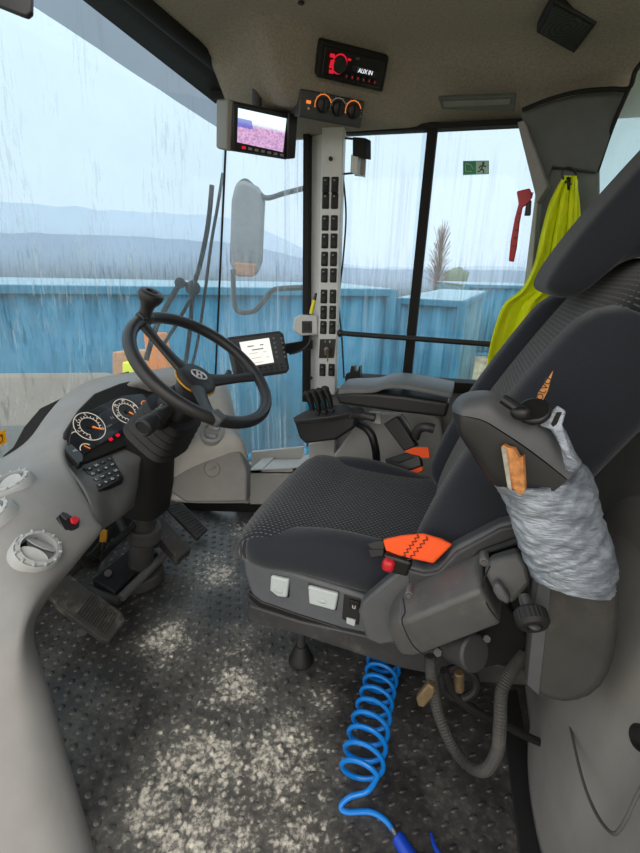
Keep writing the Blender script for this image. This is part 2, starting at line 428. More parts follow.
# frames
def bar(name, pix, yv, th, mt, bevel=.002): return slab(pix, (V((0, yv, 0)), NY), th, name, mt, bevel=bevel)
struct(bar('trim_2', [(303, 122), (309, 122), (308, 402), (302, 402)], 1.46, .03, M['blackm']))
struct(bar('trim_3', [(345, 127), (525, 118), (527, 124), (345, 133)], 1.47, .04, M['blackm']))
struct(bar('trim_4', [(428, 122), (438, 122), (411, 378), (402, 378)], 1.475, .03, M['blackm']))
struct(bar('trim_5', [(345, 376), (480, 384), (560, 386), (560, 396), (470, 394), (345, 386)], 1.44, .06, M['blackm']))
# ---- lower far wall with tray
wp = (V((0, 1.47, 0)), NY)
struct(slab([(235, 466), (325, 458), (330, 388), (560, 396), (545, 640), (235, 640)], wp, .03, 'wall_right', M['panel']))
# sill tray
tr = thing('storage_tray', 'light grey moulded tray below the small side window right of the dashboard', 'tray', PY(275, 500, 1.42))
tz = PY(260, 470, 1.32).z
x0, x1 = -.79, -.44
b = MB()
slab([(249, 470), (290, 470), (303, 467), (306, 505), (249, 505)], (V((0, 1.33, 0)), NY), .11, 'front_panel', M['far_lifted'], tr, .008, 3)
slab([(249, 470), (262, 469), (262, 474), (249, 474)], (V((0, 1.33, 0)), NY), .125, 'rim', M['far_lifted'], tr, .003)
slab([(292, 468), (305, 466), (305, 474), (292, 474)], (V((0, 1.33, 0)), NY), .125, 'rim', M['far_lifted'], tr, .003)
slab([(249, 470), (305, 467), (305, 474), (249, 474)], (V((0, 1.33, 0)), NY), .012, 'rim', M['far_lifted'], tr, .003)
slab([(251, 452), (303, 447), (303, 474), (251, 474)], (V((0, 1.445, 0)), NY), .015, 'back_rim', M['far_lifted'], tr, .003)
struct(slab([(172, 501), (250, 501), (300, 503), (330, 505), (330, 516), (240, 512), (176, 510)], (V((0, 1.40, 0)), NY), .03, 'gap_shade_strip', M['blackm']))  # black strip put in for the shade of the gap below the kick panel
# black sheet standing in for the shade in the gap under the far wall
struct(slab([(160, 500), (330, 505), (330, 530), (160, 530)], (V((0, 1.50, 0)), NY), .01, 'gap_shade_sheet', M['blackm']))

# ---- switch pillar
pil = thing('switch_pillar', 'pale grey window pillar carrying two columns of black rocker switches', 'pillar', PY(325, 395, 1.45))
slab([(309, 122), (323, 124), (318, 395), (305, 395)], (V((-.42, 1.435, 0)), V((-.45, -.9, 0))), .05, 'side_face', M['white'], pil, .003)
pl = (V((-.41, 1.42, 0)), V((.12, -.99, 0)))
slab([(322, 122), (344, 120), (335, 395), (317, 395)], pl, .05, 'switch_face', M['white'], pil, .003)
sw_rows = [(177, 193), (193, 209), (215, 231), (233, 249), (251, 267), (267, 284), (289, 304), (305, 320), (320, 335), (363, 377)]
def lerp(a, b, t): return a+(b-a)*t
def swx(y, k):     # pixel x centre of column k at row y
    t = (y-180)/(375-180)
    return lerp((326, 335)[k], (322.5, 331.5)[k], t)
sw_first = None
for (a, b_) in sw_rows:
    for k in (0, 1):
        c = PP(swx((a+b_)/2, k), (a+b_)/2, pl)
        if sw_first is None:
            u = V((.99, .12, 0)); rot = Matrix((u, V((-.12, .99, 0)), Z)).transposed()
            mb = MB(); mb.box(V(), (.0225, .008, .044), rot)
            so = finish('rocker_switch', mb, M['black'], None, .004, 3, loc=(0, 0, 0)); so.parent = pil; so['_base'] = list(c)
            cap = MB(); cap.box(V((.0005, -.0055, .009)), (.015, .005, .017), rot @ Matrix.Rotation(.25, 3, 'X')); cap.box(V((.0005, -.0055, -.009)), (.015, .004, .017), rot @ Matrix.Rotation(-.2, 3, 'X'))
            cp = finish('rocker_cap', cap, M['rubber'], None, .002, loc=(0, 0, 0)); cp.parent = so
            mk = MB(); mk.box(V((0, -.0088, .012)), (.006, .001, .004), rot)
            mo = finish('symbol', mk, M['markg'], None, loc=(0, 0, 0)); mo.parent = so
            sw_first = (so, cp, mo); so.location = c-parent_world(pil)
        else:
            so = sw_first[0].copy(); COL.objects.link(so); so.parent = pil; so.location = c-parent_world(pil)
            for q in sw_first[1:]:
                qq = q.copy(); COL.objects.link(qq); qq.parent = so
# ignition key panel
ks = slab([(320, 339), (336, 339), (334, 358), (319, 358)], pl, .004, 'ignition_panel', M['black'], pil, .002, lift=.004)
kc = PP(328, 349, pl)
finish('key_barrel', MB().cyl(kc, kc+V((.05, -.99, 0))*.018, .010, .009), M['metal'], ks, .001)
finish('key', MB().box(kc+V((.006, -.032, -.004)), (.006, .03, .018)).box(kc+V((.012, -.04, -.02)), (.004, .004, .03)), M['brass'], ks, .001)
for (px, py) in ((331, 159), (311, 378)):
    c = PP(px, py, pl); finish('screw', MB().cyl(c+V((0, .002, 0)), c+V((0, -.005, 0)), .006), M['black'], pil)
text('1   0', .012, PP(328, 341.5, pl)+V((0, -.006, 0)), V((.99, .12, 0)), Z, M['mark'], ks)

# ---- emergency push button box on pillar
eb = thing('push_button_box', 'white plastic box with black square push button on the pillar left edge', 'switch box', PY(305, 335, 1.36))
ep = (V((-.45, 1.38, 0)), V((.1, -1, .05)))
slab([(294, 318), (299, 315), (317, 316), (318, 335), (300, 336), (292, 330)], ep, .05, 'housing', M['whitep'], eb, .006, 3)
slab([(302, 321), (312, 321), (312, 333), (302, 333)], ep, .004, 'button_frame', M['black'], eb, .001, lift=.003)
slab([(304, 323), (310, 323), (310, 330), (304, 330)], ep, .003, 'push_button', M['rubber'], eb, .001, lift=.006)
finish('cable', MB().tube([PY(311, 335, 1.39), PY(308, 345, 1.38), PY(298, 352, 1.37), PY(289, 354, 1.36)], .003, 8), M['black'], eb)
tag(finish('marker_pen', MB().cyl(PY(311, 314, 1.35), PY(314.5, 300, 1.355), .0065), M['yellow'], bevel=.001), 'yellow marker pen standing on the white push button box', 'pen')
mp = bpy.data.objects['marker_pen']
finish('cap', MB().cyl(PY(314.3, 301, 1.355), PY(316, 293, 1.357), .0055, .004), M['black'], mp)
# ---- cable down the glass
tag(finish('hanging_cable', MB().tube([PY(343, 176, 1.45), PY(346, 215, 1.46), PY(343, 260, 1.46), PY(339, 300, 1.46), PY(342, 340, 1.46), PY(344, 378, 1.45)], .003, 8), M['black']), 'thin black cable hanging down the glass beside the switch pillar', 'cable')
# ---- sensor box
sb = thing('sensor_box', 'small grey and black sensor box on the window beside the pillar top', 'sensor', PY(358, 176, 1.42))
bp = (V((-.37, 1.42, 0)), V((-.3, -.95, 0)))
slab([(351, 154), (358, 156), (357, 175), (350, 172)], bp, .05, 'body', M['whitep'], sb, .002)
slab([(353, 137), (366, 138), (366, 158), (353, 156)], bp, .035, 'cover', M['blackm'], sb, .003, lift=.004)
slab([(359, 141), (367, 142), (365, 175), (357, 174)], (V((-.37, 1.43, 0)), V((.5, -.86, 0))), .03, 'side_plate', M['panel'], sb, .002)
finish('bracket', MB().tube([PY(344, 138, 1.45), PY(354, 139, 1.44)], .003, 8, sub=0), M['iron'], sb)
finish('bracket', MB().tube([PY(343, 174, 1.45), PY(354, 173, 1.44)], .003, 8, sub=0), M['iron'], sb)
# ---- grab bar
gb = thing('grab_bar', 'dark horizontal tube handrail across the side windows', 'handrail', PY(340, 333, 1.42))
finish('rail', MB().cyl(PY(338, 333, 1.42), PY(556, 349, 1.42), .0085), M['rubber'], gb)
finish('end_mount', MB().cyl(PY(339, 333, 1.42), PY(342, 333.2, 1.42), .013), M['black'], gb)
# ---- exit sticker
st = thing('exit_sign_sticker', 'small green emergency exit sticker on the right side window', 'sticker', PY(476, 175, 1.495))
xp = (V((0, 1.500, 0)), NY)
slab([(463, 161), (489, 160.5), (489, 174), (463, 175)], xp, .001, 'sticker_face', mat('sticker_green', (50, 165, 115), .5, bump=0), st)
slab([(476, 161.5), (488.3, 161.2), (488.3, 173.6), (476, 174)], xp, .001, 'sticker_panel', mat('sticker_pale', (200, 235, 220), .5, bump=0), st, lift=.001)
def pl2(pts): return [PP(x, y, xp)+V((0, -.002, 0)) for x, y in pts]
g = MB(); g.ball(PP(483.3, 163.5, xp)+V((0, -.003, 0)), .0035, (1, .3, 1))
for a in ([(483, 165), (481.5, 169)], [(481.5, 169), (484, 171), (483, 173.3)], [(481.5, 169), (479.5, 171.5), (477.5, 171.5)], [(483, 165.5), (486, 167)], [(483, 165.5), (480, 166.5), (479, 168.5)]):
    g.tube(pl2(a), .0016, 6, sub=0)
finish('running_figure', g, mat('sticker_dark', (20, 80, 55), .5, bump=0), st)
finish('arrow', MB().tube(pl2([(465.5, 164), (465.5, 171.5), (472, 171.5)]), .0013, 6, sub=0).tube(pl2([(466, 163.5), (471, 165), (473, 169)]), .0013, 6, sub=0), M['mark'], st)
# ---- B pillar (rear right)
bpil = thing('corner_pillar', 'grey corner pillar cover between side window and rear glass', 'pillar', PY(560, 300, 1.42))
slab([(521, 112), (550, 101), (585, 92), (628, 88), (597, 172), (552, 166), (545, 190)], (V((0, 1.40, 0)), V((-.12, -1, 0))), .06, 'upper_cover', mat('pillar_dark', (92, 95, 94), .7), bpil, .004)
slab([(545, 168), (600, 165), (600, 400), (520, 400), (527, 290), (537, 200)], (V((0, 1.43, 0)), V((-.12, -1, 0))), .06, 'lower_cover', mat('pillar_mid', (120, 123, 121), .7), bpil, .006)
slab([(517, 122), (524, 120), (548, 186), (537, 203), (534, 190)], (V((0, 1.385, 0)), V((-.3, -1, 0))), .05, 'edge_cover', M['panel'], bpil, .003)
slab([(536, 187), (539, 187), (531, 290), (522, 300)], (V((0, 1.40, 0)), V((-.3, -1, 0))), .06, 'edge_strip', mat('edge_grey', (170, 173, 172), .6), bpil, .003)
finish('seal', MB().tube([PY(522, 110, 1.37), PY(550, 99, 1.36), PY(580, 91.5, 1.35), PY(610, 89, 1.34), PY(629, 88, 1.34), PY(636, 70, 1.28), PY(652, 52, 1.2)], .005, 8), M['blackm'], bpil)
finish('seal', MB().tube([PY(629, 88, 1.34), PY(612, 128, 1.37), PY(597, 172, 1.39)], .005, 8), M['blackm'], bpil)
struct(slab([(628, 86), (640, 62), (700, 20), (720, 260), (590, 260), (597, 172)], (PY(612, 128, 1.42), V((-.9, -.45, 0))), .004, 'window_5', M['rg']))
# ---- hammer
hm = thing('emergency_hammer', 'red emergency hammer clipped beside the right window edge', 'hammer', PY(515, 262, 1.40))
hp = (V((0, 1.40, 0)), NY)
slab([(517, 191), (530, 188), (533, 196), (529, 203), (523, 207), (520, 222), (517, 248), (514, 262), (509, 261), (511, 240), (515, 218), (519, 203)], hp, .018, 'handle', M['red'], hm, .003)
g = MB()
for k in range(5):
    t = k/4; g.box(PP(lerp(519.5, 514, t), lerp(214, 246, t), hp)+V((0, -.002, 0)), (.008, .004, .005))
finish('grip_slots', g, M['darkred'], hm)
slab([(527, 200), (532, 200), (531, 215), (525, 215)], hp, .02, 'wall_clip', M['black'], hm, .002, lift=-.004)
finish('hammer_head', MB().cyl(PP(521, 194, hp)+V((0, .01, 0)), PP(533, 195, hp)+V((0, .01, 0)), .008), M['whitep'], hm)
# ---- hi-vis vest on a hook
vt = thing('safety_vest', 'fluorescent yellow safety vest hanging from a hook behind the seat', 'vest', PY(530, 345, 1.33))
def vrow(y, xl, xr, n=26, amp=1):
    out = []
    for i in range(n+1):
        t = i/n; a = .013*amp*math.sin(t*19+y*.013)+.008*amp*math.sin(t*41+1.3+y*.03)
        out.append(PY(lerp(xl, xr, t), y, 1.34+a))
    return out
vr = [vrow(176, 565, 577, amp=.3), vrow(188, 558, 578, amp=.6), vrow(205, 550, 580), vrow(235, 542, 582), vrow(265, 535, 585), vrow(290, 522, 585), vrow(303, 505, 585), vrow(320, 497, 585), vrow(350, 489, 585), vrow(372, 486, 585)]
finish('body', MB().grid(grid_smooth(vr, 4, 1)), M['hiviz'], vt, solid=.004, angle=80)
finish('label', MB().grid([[PY(566.5, 177, 1.315), PY(571, 177, 1.315)], [PY(567.5, 190, 1.315), PY(570, 190, 1.315)]]), M['black'], vt, solid=.002)
hk = MB(); ring(hk, PY(569.5, 176, 1.335), V((.2, -1, 0)), .014, .0025, squash=1.5)
tag(finish('coat_hook', hk, M['black']), 'black wire loop hook holding the yellow vest', 'hook')

# ---- rear wall, near right big panel
def rwx(y, z):
    x = .262+.03*max(0, min(1, (z-.15)/.3))+.09*max(0, min(1, (z-.45)/.35))**1.2
    # rounded housing low on the wall and hollow above it
    d = math.hypot((y-.70)/.18, (z-.30)/.42)
    x -= .035*max(0, 1-d)**.6 if d < 1 else 0
    return x
rows = [[V((rwx(y, z), y, z)) for y in [.12+1.32*j/50 for j in range(51)]] for z in [1.12*k/45 for k in range(46)]]
wr = struct(finish('wall_rear', MB().grid(rows), M['panel'], solid=-.02, angle=70))
lipp = [PX(563, 690, .262), PX(578, 762, .245), PX(592, 805, .24), PX(610, 832, .236), PX(622, 826, .236), PX(640, 790, .24), PX(670, 740, .245)]
finish('panel_groove', MB().tube(lipp, .0022, 8), M['mid'], wr)
hc = PX(641, 738, .262)
finish('screw_hole', MB().lathe(hc, V((-1, -.4, .3)), [(.003, -.004), (.011, -.004), (.013, .003), (.015, .002), (.015, -.006)]), M['blackm'], wr)
hc = PX(632, 457, .35)
finish('screw_hole', MB().ball(hc, .012, (.6, .7, 1.3)), M['blackm'], wr)
finish('moulded_panel', MB().prism([PX(x, y, .305) for x, y in smooth([(606, 640, 0), (601, 590, 0), (600, 545, 0), (605, 512, 0), (620, 497, 0), (640, 495, 0), (670, 505, 0), (690, 560, 0), (690, 640, 0)], 5) and [(q.x, q.y) for q in smooth([(606, 640, 0), (601, 590, 0), (600, 545, 0), (605, 512, 0), (620, 497, 0), (640, 495, 0), (670, 505, 0), (690, 560, 0), (690, 640, 0)], 5)]], V((.05, 0, 0))), M['panel'], wr, .012, 4)
# narrow dark sill between mat and rear wall
struct(slab([(500, 690), (517, 690), (548, 860), (520, 860)], (V((0, 0, .004)), Z), .01, 'trim_7', M['rubber'], bevel=.002))

# ============================================================ OUTSIDE
GZ = -1.85
gm = NT('wet_ground'); gg = gm.pos()
gc = gm.mixc(gm.ramp(gm.noise(gg, 1.2, 6), .4, .6), lin((134, 126, 106)), lin((168, 158, 120)))
gb_ = gm.n('ShaderNodeBsdfPrincipled', i_Roughness=.8); gm.l(gc, gb_.inputs['Base Color']); M['ground'] = gm.out(gb_.outputs[0])
o = struct(finish('ground', MB().box((0, 60, GZ-.05), (260, 260, .1)), M['ground']))
# far wooded rise, distance haze painted into its colours
M['hill'] = mat('haze_tinted_trees', (146, 168, 196), .9, bump=0, var=.1, vs=.2)
M['hill2'] = mat('haze_tinted_ridge', (180, 202, 226), .9, bump=0, var=.06, vs=.2)  # paler second ridge added to fade the hill edge into the sky
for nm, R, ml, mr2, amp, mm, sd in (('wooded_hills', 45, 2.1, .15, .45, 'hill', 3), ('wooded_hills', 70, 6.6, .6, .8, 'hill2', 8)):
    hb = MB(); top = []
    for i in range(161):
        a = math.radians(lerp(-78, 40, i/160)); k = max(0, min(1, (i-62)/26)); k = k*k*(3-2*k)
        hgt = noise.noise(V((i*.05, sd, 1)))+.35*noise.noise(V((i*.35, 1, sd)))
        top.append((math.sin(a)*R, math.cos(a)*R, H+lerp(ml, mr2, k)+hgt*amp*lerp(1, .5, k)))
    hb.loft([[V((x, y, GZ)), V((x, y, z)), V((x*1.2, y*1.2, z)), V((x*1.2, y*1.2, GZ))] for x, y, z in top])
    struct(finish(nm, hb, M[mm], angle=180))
# blue containers
def cont_mat(name, c):
    t = NT(name); g = t.n('ShaderNodeTexCoord').outputs['Object']; b = t.n('ShaderNodeBsdfPrincipled', i_Roughness=.5)
    t.l(t.mixc(t.ramp(t.noise(g, 2.5, 6), .35, .7), lin(c), tuple(v*.8 for v in lin(c)[:3])+(1,)), b.inputs['Base Color']); return t.out(b.outputs[0])
M['cont'] = cont_mat('container_blue', (6, 116, 156))
M['cont2'] = cont_mat('container_teal', (62, 120, 140))
M['roof'] = mat('container_roof', (150, 184, 202), .5, bump=0, vs=2)
def container(a, b_, depth, ztop, zbot, label, mt, side=None):
    a = V((a.x, a.y, 0)); b_ = V((b_.x, b_.y, 0)); u = (b_-a).normalized(); L = (b_-a).length; n = V((-u.y, u.x, 0))
    if n.y < 0: n = -n
    t = thing('shipping_container', label, 'container', (a+b_)/2+V((0, 0, zbot)), 'blue shipping containers outside')
    def wall(p, q, nn, name, mm):
        d = (q-p).normalized(); LL = (q-p).length; mb = MB(); row = []; x = 0; k = 0
        while x < LL:
            off = (0, 0, .035, .035)[k % 4]; row.append(p+d*x-nn*off*-1); x += (.11, .045, .11, .045)[k % 4]; k += 1
        row.append(q)
        mb.grid([[r+V((0, 0, zbot+.12)) for r in row], [r+V((0, 0, ztop-.1)) for r in row]])
        finish(name, mb, mm, t, solid=.005, angle=20)
    wall(a, b_, n, 'front_wall', mt); wall(b_, b_+n*depth, -u, 'end_wall', side or mt); wall(a, a+n*depth, u, 'end_wall', side or mt)
    def rail(p, q, z, w=.05): 
        c = (p+q)/2; d = (q-p); rot = d.to_track_quat('X', 'Z').to_matrix(); return MB().box(V((c.x, c.y, z)), (d.length+.1, .1, w*2), rot)
    for z in (ztop-.05, zbot+.07):
        finish('rail', rail(a, b_, z), mt, t, .01); finish('rail', rail(b_, b_+n*depth, z), mt, t, .01)
    for p in (a, b_): finish('corner_post', MB().box(V((p.x, p.y, (ztop+zbot)/2)), (.14, .14, ztop-zbot)), mt, t, .01)
    c = (a+b_)/2+n*depth/2; rot = u.to_track_quat('X', 'Z').to_matrix()
    finish('roof_panel', MB().box(V((c.x, c.y, ztop-.01)), (L, depth, .04), rot), M['roof'], t, .005)
    return t
P1 = PD(-190, 294, 4.6); P2 = PD(392, 296, 6.6)
container(P1, P2, 2.4, PD(300, 288, 6.2).z, GZ, 'long blue ribbed shipping container standing outside behind the windshield', M['cont'])
P3 = PD(417, 300, 7.2); P4 = PD(463, 300, 7.0)
container(PD(398, 297, 7.4), P4, 4.5, PD(440, 300, 7.1).z, GZ, 'narrow blue container seen through the sliding side window', M['cont'], M['cont2'])
container(PD(466, 290, 15), PD(560, 290, 15), 4, PD(490, 288, 12).z, GZ, 'farther blue container with pale roof beside the high-vis vest', M['cont'], M['cont2'])
# bare tree
tr_ = thing('bare_tree', 'bare brown tree standing beyond the containers', 'tree', PD(435, 285, 22)*1)
M['bark'] = mat('bark', (120, 100, 86), .9, bump=0)
tb0 = PD(435, 300, 22); mb = MB(); mb.cyl(V((tb0.x, tb0.y, GZ)), tb0+V((0, 0, 2.8)), .1, .03, 8)
tf = MB()
random.seed(3)
for k in range(420):
    z = random.uniform(-.3, 3.1); rr = random.uniform(.1, .75)*(1-.55*abs(z-1)/2.2); a = random.uniform(0, 6.28)
    s_ = tb0+V((0, 0, z*.8)); e_ = tb0+V((math.cos(a)*rr, math.sin(a)*rr, z+random.uniform(.1, .7)))
    tf.tube([s_, (s_+e_)/2+V((0, 0, .05)), e_], .010, 4, sub=0)
finish('trunk', mb, M['bark'], tr_); finish('branches', tf, M['bark'], tr_)
bs = finish('shrub', MB().ball(PD(456, 278, 27), .75, (1, 1, .8), seg=16), mat('shrub_green', (110, 130, 110), .9, bump=0))
for v in bs.data.vertices: v.co *= 1+.25*noise.noise(v.co*3)
tag(bs, 'small grey-green bush right of the bare tree outside', 'bush')
# machine body in front of the windshield
mh = thing('machine_hood', 'mud coloured machine hood outside beneath the windshield', 'machine hood', PD(60, 460, 2.4))
M['mudhood'] = mat('muddy_hood', (142, 132, 122), .7, bump=0, vs=6)
slab([(-60, 372), (105, 371), (150, 380), (150, 520), (-60, 520)], (PD(60, 372, 2.6), V((.55, -.7, .45))), .25, 'hood', M['mudhood'], mh, .04, 3)
slab([(-40, 425), (45, 425), (70, 400), (100, 400), (100, 520), (-40, 520)], (PD(30, 440, 2.2), V((.5, -.7, .5))), .1, 'grille', M['mid'], mh, .02)
ob = slab([(112, 352), (148, 350), (150, 378), (112, 378)], (PD(130, 365, 3.2), V((.3, -.9, .1))), .2, 'beige_block', mat('crate_beige', (198, 150, 110), .8, bump=0), mh, .01)
ob = slab([(143, 333), (160, 333), (172, 392), (150, 392)], (PD(155, 365, 3.0), V((.3, -.9, .1))), .15, 'orange_post', mat('post_orange', (226, 140, 70), .7, bump=0), mh, .01)
ob = slab([(122, 362), (132, 362), (134, 376), (122, 376)], (PD(127, 369, 2.9), V((.3, -.9, .1))), .1, 'lime_lamp', M['hiviz'], mh, .01)
# sticker on windshield
w0 = WS(1, 437)
sp_ = (w0+V((.01, 0, 0)), V((1, -.1, .1)))
sk = thing('warning_sticker', 'orange warning sticker at the lower edge of the windshield', 'sticker', w0)
slab([(-14, 441), (5, 429), (7, 442), (-12, 453)], sp_, .001, 'sticker_face', mat('sticker_orange', (240, 168, 20), .5, bump=0), sk)
slab([(-8, 440), (2, 434), (3, 441), (-7, 447)], sp_, .001, 'symbol', M['black'], sk, lift=.001)
slab([(-6, 440.5), (1, 436), (2, 440.5), (-5, 445)], sp_, .001, 'symbol', mat('sticker_orange2', (240, 168, 20), .5, bump=0), sk, lift=.0015)
# ---- mirror outside
mr = thing('side_mirror', 'large exterior mirror on tube arms outside the small side window', 'mirror', PD(250, 280, 2.15))
mp_ = (PD(248, 230, 2.15), V((.35, -.93, 0)))
slab([(235, 183), (243, 179), (258, 186), (265, 196), (264, 215), (262, 262), (256, 276), (236, 277), (229, 262), (231, 200)], mp_, .06, 'housing', mat('mirror_grey', (120, 128, 136), .6, bump=0), mr, .02, 3)
slab([(234, 262), (257, 264), (254, 277), (236, 276)], mp_, .03, 'lower_lens', mat('lens_tan', (170, 128, 100), .5, bump=0), mr, .008, lift=.012)
finish('upper_arm', MB().tube([PD(305, 188, 2.0), PD(285, 193, 2.05), PD(267, 198, 2.1), PD(258, 192, 2.12), PD(246, 181, 2.15), PD(238, 186, 2.15)], .012, 8), M['black'], mr)
finish('lower_arm', MB().tube([PD(305, 287.5, 2.0), PD(278, 289, 2.05), PD(270, 293, 2.08), PD(258, 308, 2.1), PD(250, 312, 2.12), PD(238, 311, 2.15), PD(234, 300, 2.15), PD(233, 270, 2.15)], .013, 8, sub=4), M['black'], mr)
# ---- wiper
wi = thing('wiper', 'black windshield wiper with linkage outside the right edge of the windshield', 'wiper', PD(195, 370, 1.82))
def wd(x, y, o=0): return WS(x, y)+ray(x, y)*(.06+o)
finish('blade', MB().tube([wd(223, 173), wd(217, 210), wd(211, 245), wd(204, 300), wd(197, 345), wd(190, 372)], .006, 8), M['blackm'], wi)
finish('wiper_arm', MB().tube([wd(212, 185, .02), wd(208, 225, .02), wd(200, 265, .02), wd(193, 290, .02), wd(190, 330, .02), wd(185, 368, .02)], .009, 8), M['blackm'], wi)
finish('link_rod', MB().tube([wd(192, 288), wd(181, 284), wd(172, 297), wd(157, 325), wd(146, 360)], .01, 8), M['blackm'], wi)
finish('link_rod', MB().tube([wd(190, 300), wd(176, 325), wd(160, 350)], .007, 8), M['blackm'], wi)
finish('pivot', MB().ball(wd(193, 288), .028).ball(wd(180, 283), .02), M['blackm'], wi)
# ---- sunblind, visor corner
bl = thing('roller_blind', 'black roller sun blind along the top of the windshield', 'blind', (-.8, 1, 1.5))
A = PZ(160, -20, 1.525); B = PZ(231, 70, 1.50)
finish('casing', MB().cyl(V((-.70, .2, 1.505)), V((-.715, 1.40, 1.50)), .022), M['blackm'], bl, .003)
tp_ = [PX(lerp(176, 230, t), lerp(0, 68, t), -.70) for t in (-.8, -.4, 0, .5, 1)]; bt_ = [PX(lerp(88, 216, t), lerp(0, 101, t), lerp(-.90, -.835, max(0, t))) for t in (-.8, -.4, 0, .5, 1)]
finish('blind_cloth', MB().grid([[a, a+(b-a)*.5+V((0, 0, -.004)), b] for a, b in zip(tp_, bt_)]), M['blackm'], bl, solid=.008)
finish('bottom_bar', MB().tube(bt_, .007, 8), M['black'], bl)
finish('end_cap', MB().box(PX(226, 88, -.76), (.10, .02, .05)), M['blackm'], bl, .004)
vs_ = slab([(-30, -30), (31, -30), (31, 12), (26, 16), (20, 14), (-30, -6)], (PD(10, 0, .95), V((.3, -.9, .3))), .012, 'sun_visor', M['black'], None, .004)
tag(vs_, 'dark corner of a sun visor at the upper left', 'sun visor')
# ============================================================ ROOF ITEMS
rn = V((.56, -.56, -.60)).normalized()
def roofplane(x, y, D): return (RPP, rn)
rp = roofplane(355, 66, 1.10)
rd = thing('car_radio', 'black radio with red lit dial set into the headliner', 'radio', PD(355, 90, 1.10))
bz = slab([(321, 40), (390, 57), (383, 93), (317, 78)], rp, .07, 'bezel', M['blackm'], rd, .006, 3)
fc = slab([(325, 46), (385, 61), (379, 88), (321, 75)], rp, .004, 'front_panel', M['black'], rd, .003, lift=.004)
kc = PP(338.5, 63, rp)
finish('volume_knob', MB().lathe(kc, rn, [(.017, .003), (.016, .014), (.012, .016), (0, .016)]), M['rubber'], rd)
g = MB(); ring(g, kc+rn*.006, rn, .0185, .0015); finish('lit_ring', g, M['e_red'], rd)
disp = slab([(352, 64), (377, 69.5), (375, 76.5), (350.5, 71)], rp, .002, 'display', M['lcd'], rd, .001, lift=.006)
ru = (PP(375, 69, rp)-PP(352, 64, rp)).normalized(); rv = rn.cross(ru)
text('AUX IN', .012, PP(364, 70.3, rp)+rn*.0095, ru, rv, M['e_white'], rd)
text('USB', .006, PP(356, 57, rp)+rn*.009, ru, rv, M['markg'], rd)
g = None
for k in range(6):
    c = PP(lerp(345, 373, k/5), lerp(74.2, 80.3, k/5), rp)
    finish('preset_button', MB().box(c+rn*.009, (.009, .009, .003), Matrix((ru, rv, rn)).transposed()), M['rubber'], rd, .001)
    text(str(k+1), .0055, c+rn*.0112, ru, rv, M['e_red'], rd)
for (x, y) in ((331, 54), (330, 70)):
    c = PP(x, y, rp); finish('source_button', MB().box(c+rn*.009, (.012, .007, .003), Matrix((ru, rv, rn)).transposed()), M['e_red'], rd, .001)
finish('lit_patch', MB().box(PP(331, 62.5, rp)+rn*.009, (.013, .016, .002), Matrix((ru, rv, rn)).transposed()), M['e_red'], rd, .003)
finish('eject_button', MB().box(PP(348, 58, rp)+rn*.009, (.008, .004, .003), Matrix((ru, rv, rn)).transposed()), M['e_red'], rd, .001)
# climate controls
cpn = V((.56, -.70, -.25)).normalized(); cpl = (PD(330, 108, 1.10), cpn)
cl = thing('climate_control_panel', 'dark climate control panel with three rotary knobs under the radio', 'control panel', PD(330, 125, 1.15))
slab([(300, 88), (365, 101), (361, 129), (299, 117)], cpl, .05, 'panel', M['darkp'], cl, .004)
cu_ = (PP(365, 101, cpl)-PP(300, 88, cpl)).normalized(); cv_ = cpn.cross(cu_)
for (x, y) in ((323, 105), (338, 108.5), (353, 111)):
    c = PP(x, y, cpl)
    kn = finish('rotary_knob', MB().lathe(c, cpn, [(.017, 0), (.0155, .012), (.012, .014), (0, .014)]).box(c+cpn*.016, (.005, .026, .008), Matrix((cu_, cv_, cpn)).transposed()), M['black'], cl)
    g = MB(); ring(g, c+cpn*.001, cpn, .0215, .001, 20, 200, u=cu_); finish('dial_scale', g, M['e_orange'] if x != 338 else M['mark'], cl)
    g = MB()
    for k in range(9):
        a = math.radians(-20+k*27); g.ball(c+cpn*.001+(cu_*math.cos(a)+cv_*math.sin(a))*.0245, .001, seg=6)
    finish('tick_marks', g, M['mark'], cl)
g = MB(); c = PP(308.5, 102, cpl); finish('warning_light', MB().box(c+cpn*.001, (.012, .007, .003), Matrix((cu_, cv_, cpn)).transposed()), M['e_orange'], cl, .001)
finish('indicator', MB().ball(PP(308.5, 108.5, cpl), .003, seg=8), M['mark'], cl)
# reversing monitor
mn = V((.74, -.58, -.22)).normalized(); mpl = (PD(262, 130, 1.12), mn)
mo = thing('reversing_camera_monitor', 'small screen showing the view behind, hung at the windshield corner', 'monitor', PD(262, 155, 1.12))
slab([(227, 99), (234, 100), (231, 152), (226, 149)], (mpl[0], mpl[1]), .07, 'side_shell', M['panel'], mo, .004)
slab([(231, 100), (294, 114), (288, 160), (231, 151)], mpl, .035, 'housing', M['darkp'], mo, .005)
slab([(286, 112), (295.5, 114.5), (293, 158), (285, 159)], mpl, .03, 'side_visor', M['black'], mo, .003, lift=.014)
slab([(233, 102), (288, 113), (287, 158), (232, 150)], mpl, .01, 'bezel', M['black'], mo, .003, lift=.004)
mu = (PP(285, 119, mpl)-PP(238, 108, mpl)).normalized(); mv = mn.cross(mu)
scr = NT('monitor_picture')
tc = scr.n('ShaderNodeTexCoord'); sx_ = scr.n('ShaderNodeSeparateXYZ'); scr.l(tc.outputs['Generated'], sx_.inputs[0])
gz = sx_.outputs[2]; gx = sx_.outputs[0]
skyf = scr.ramp(gz, .52, .72)
c1 = scr.mixc(scr.ramp(scr.noise(tc.outputs['Generated'], 14, 3), .3, .7), lin((150, 118, 160)), lin((200, 160, 190)))
c2 = scr.mixc(skyf, c1, lin((215, 240, 250)))
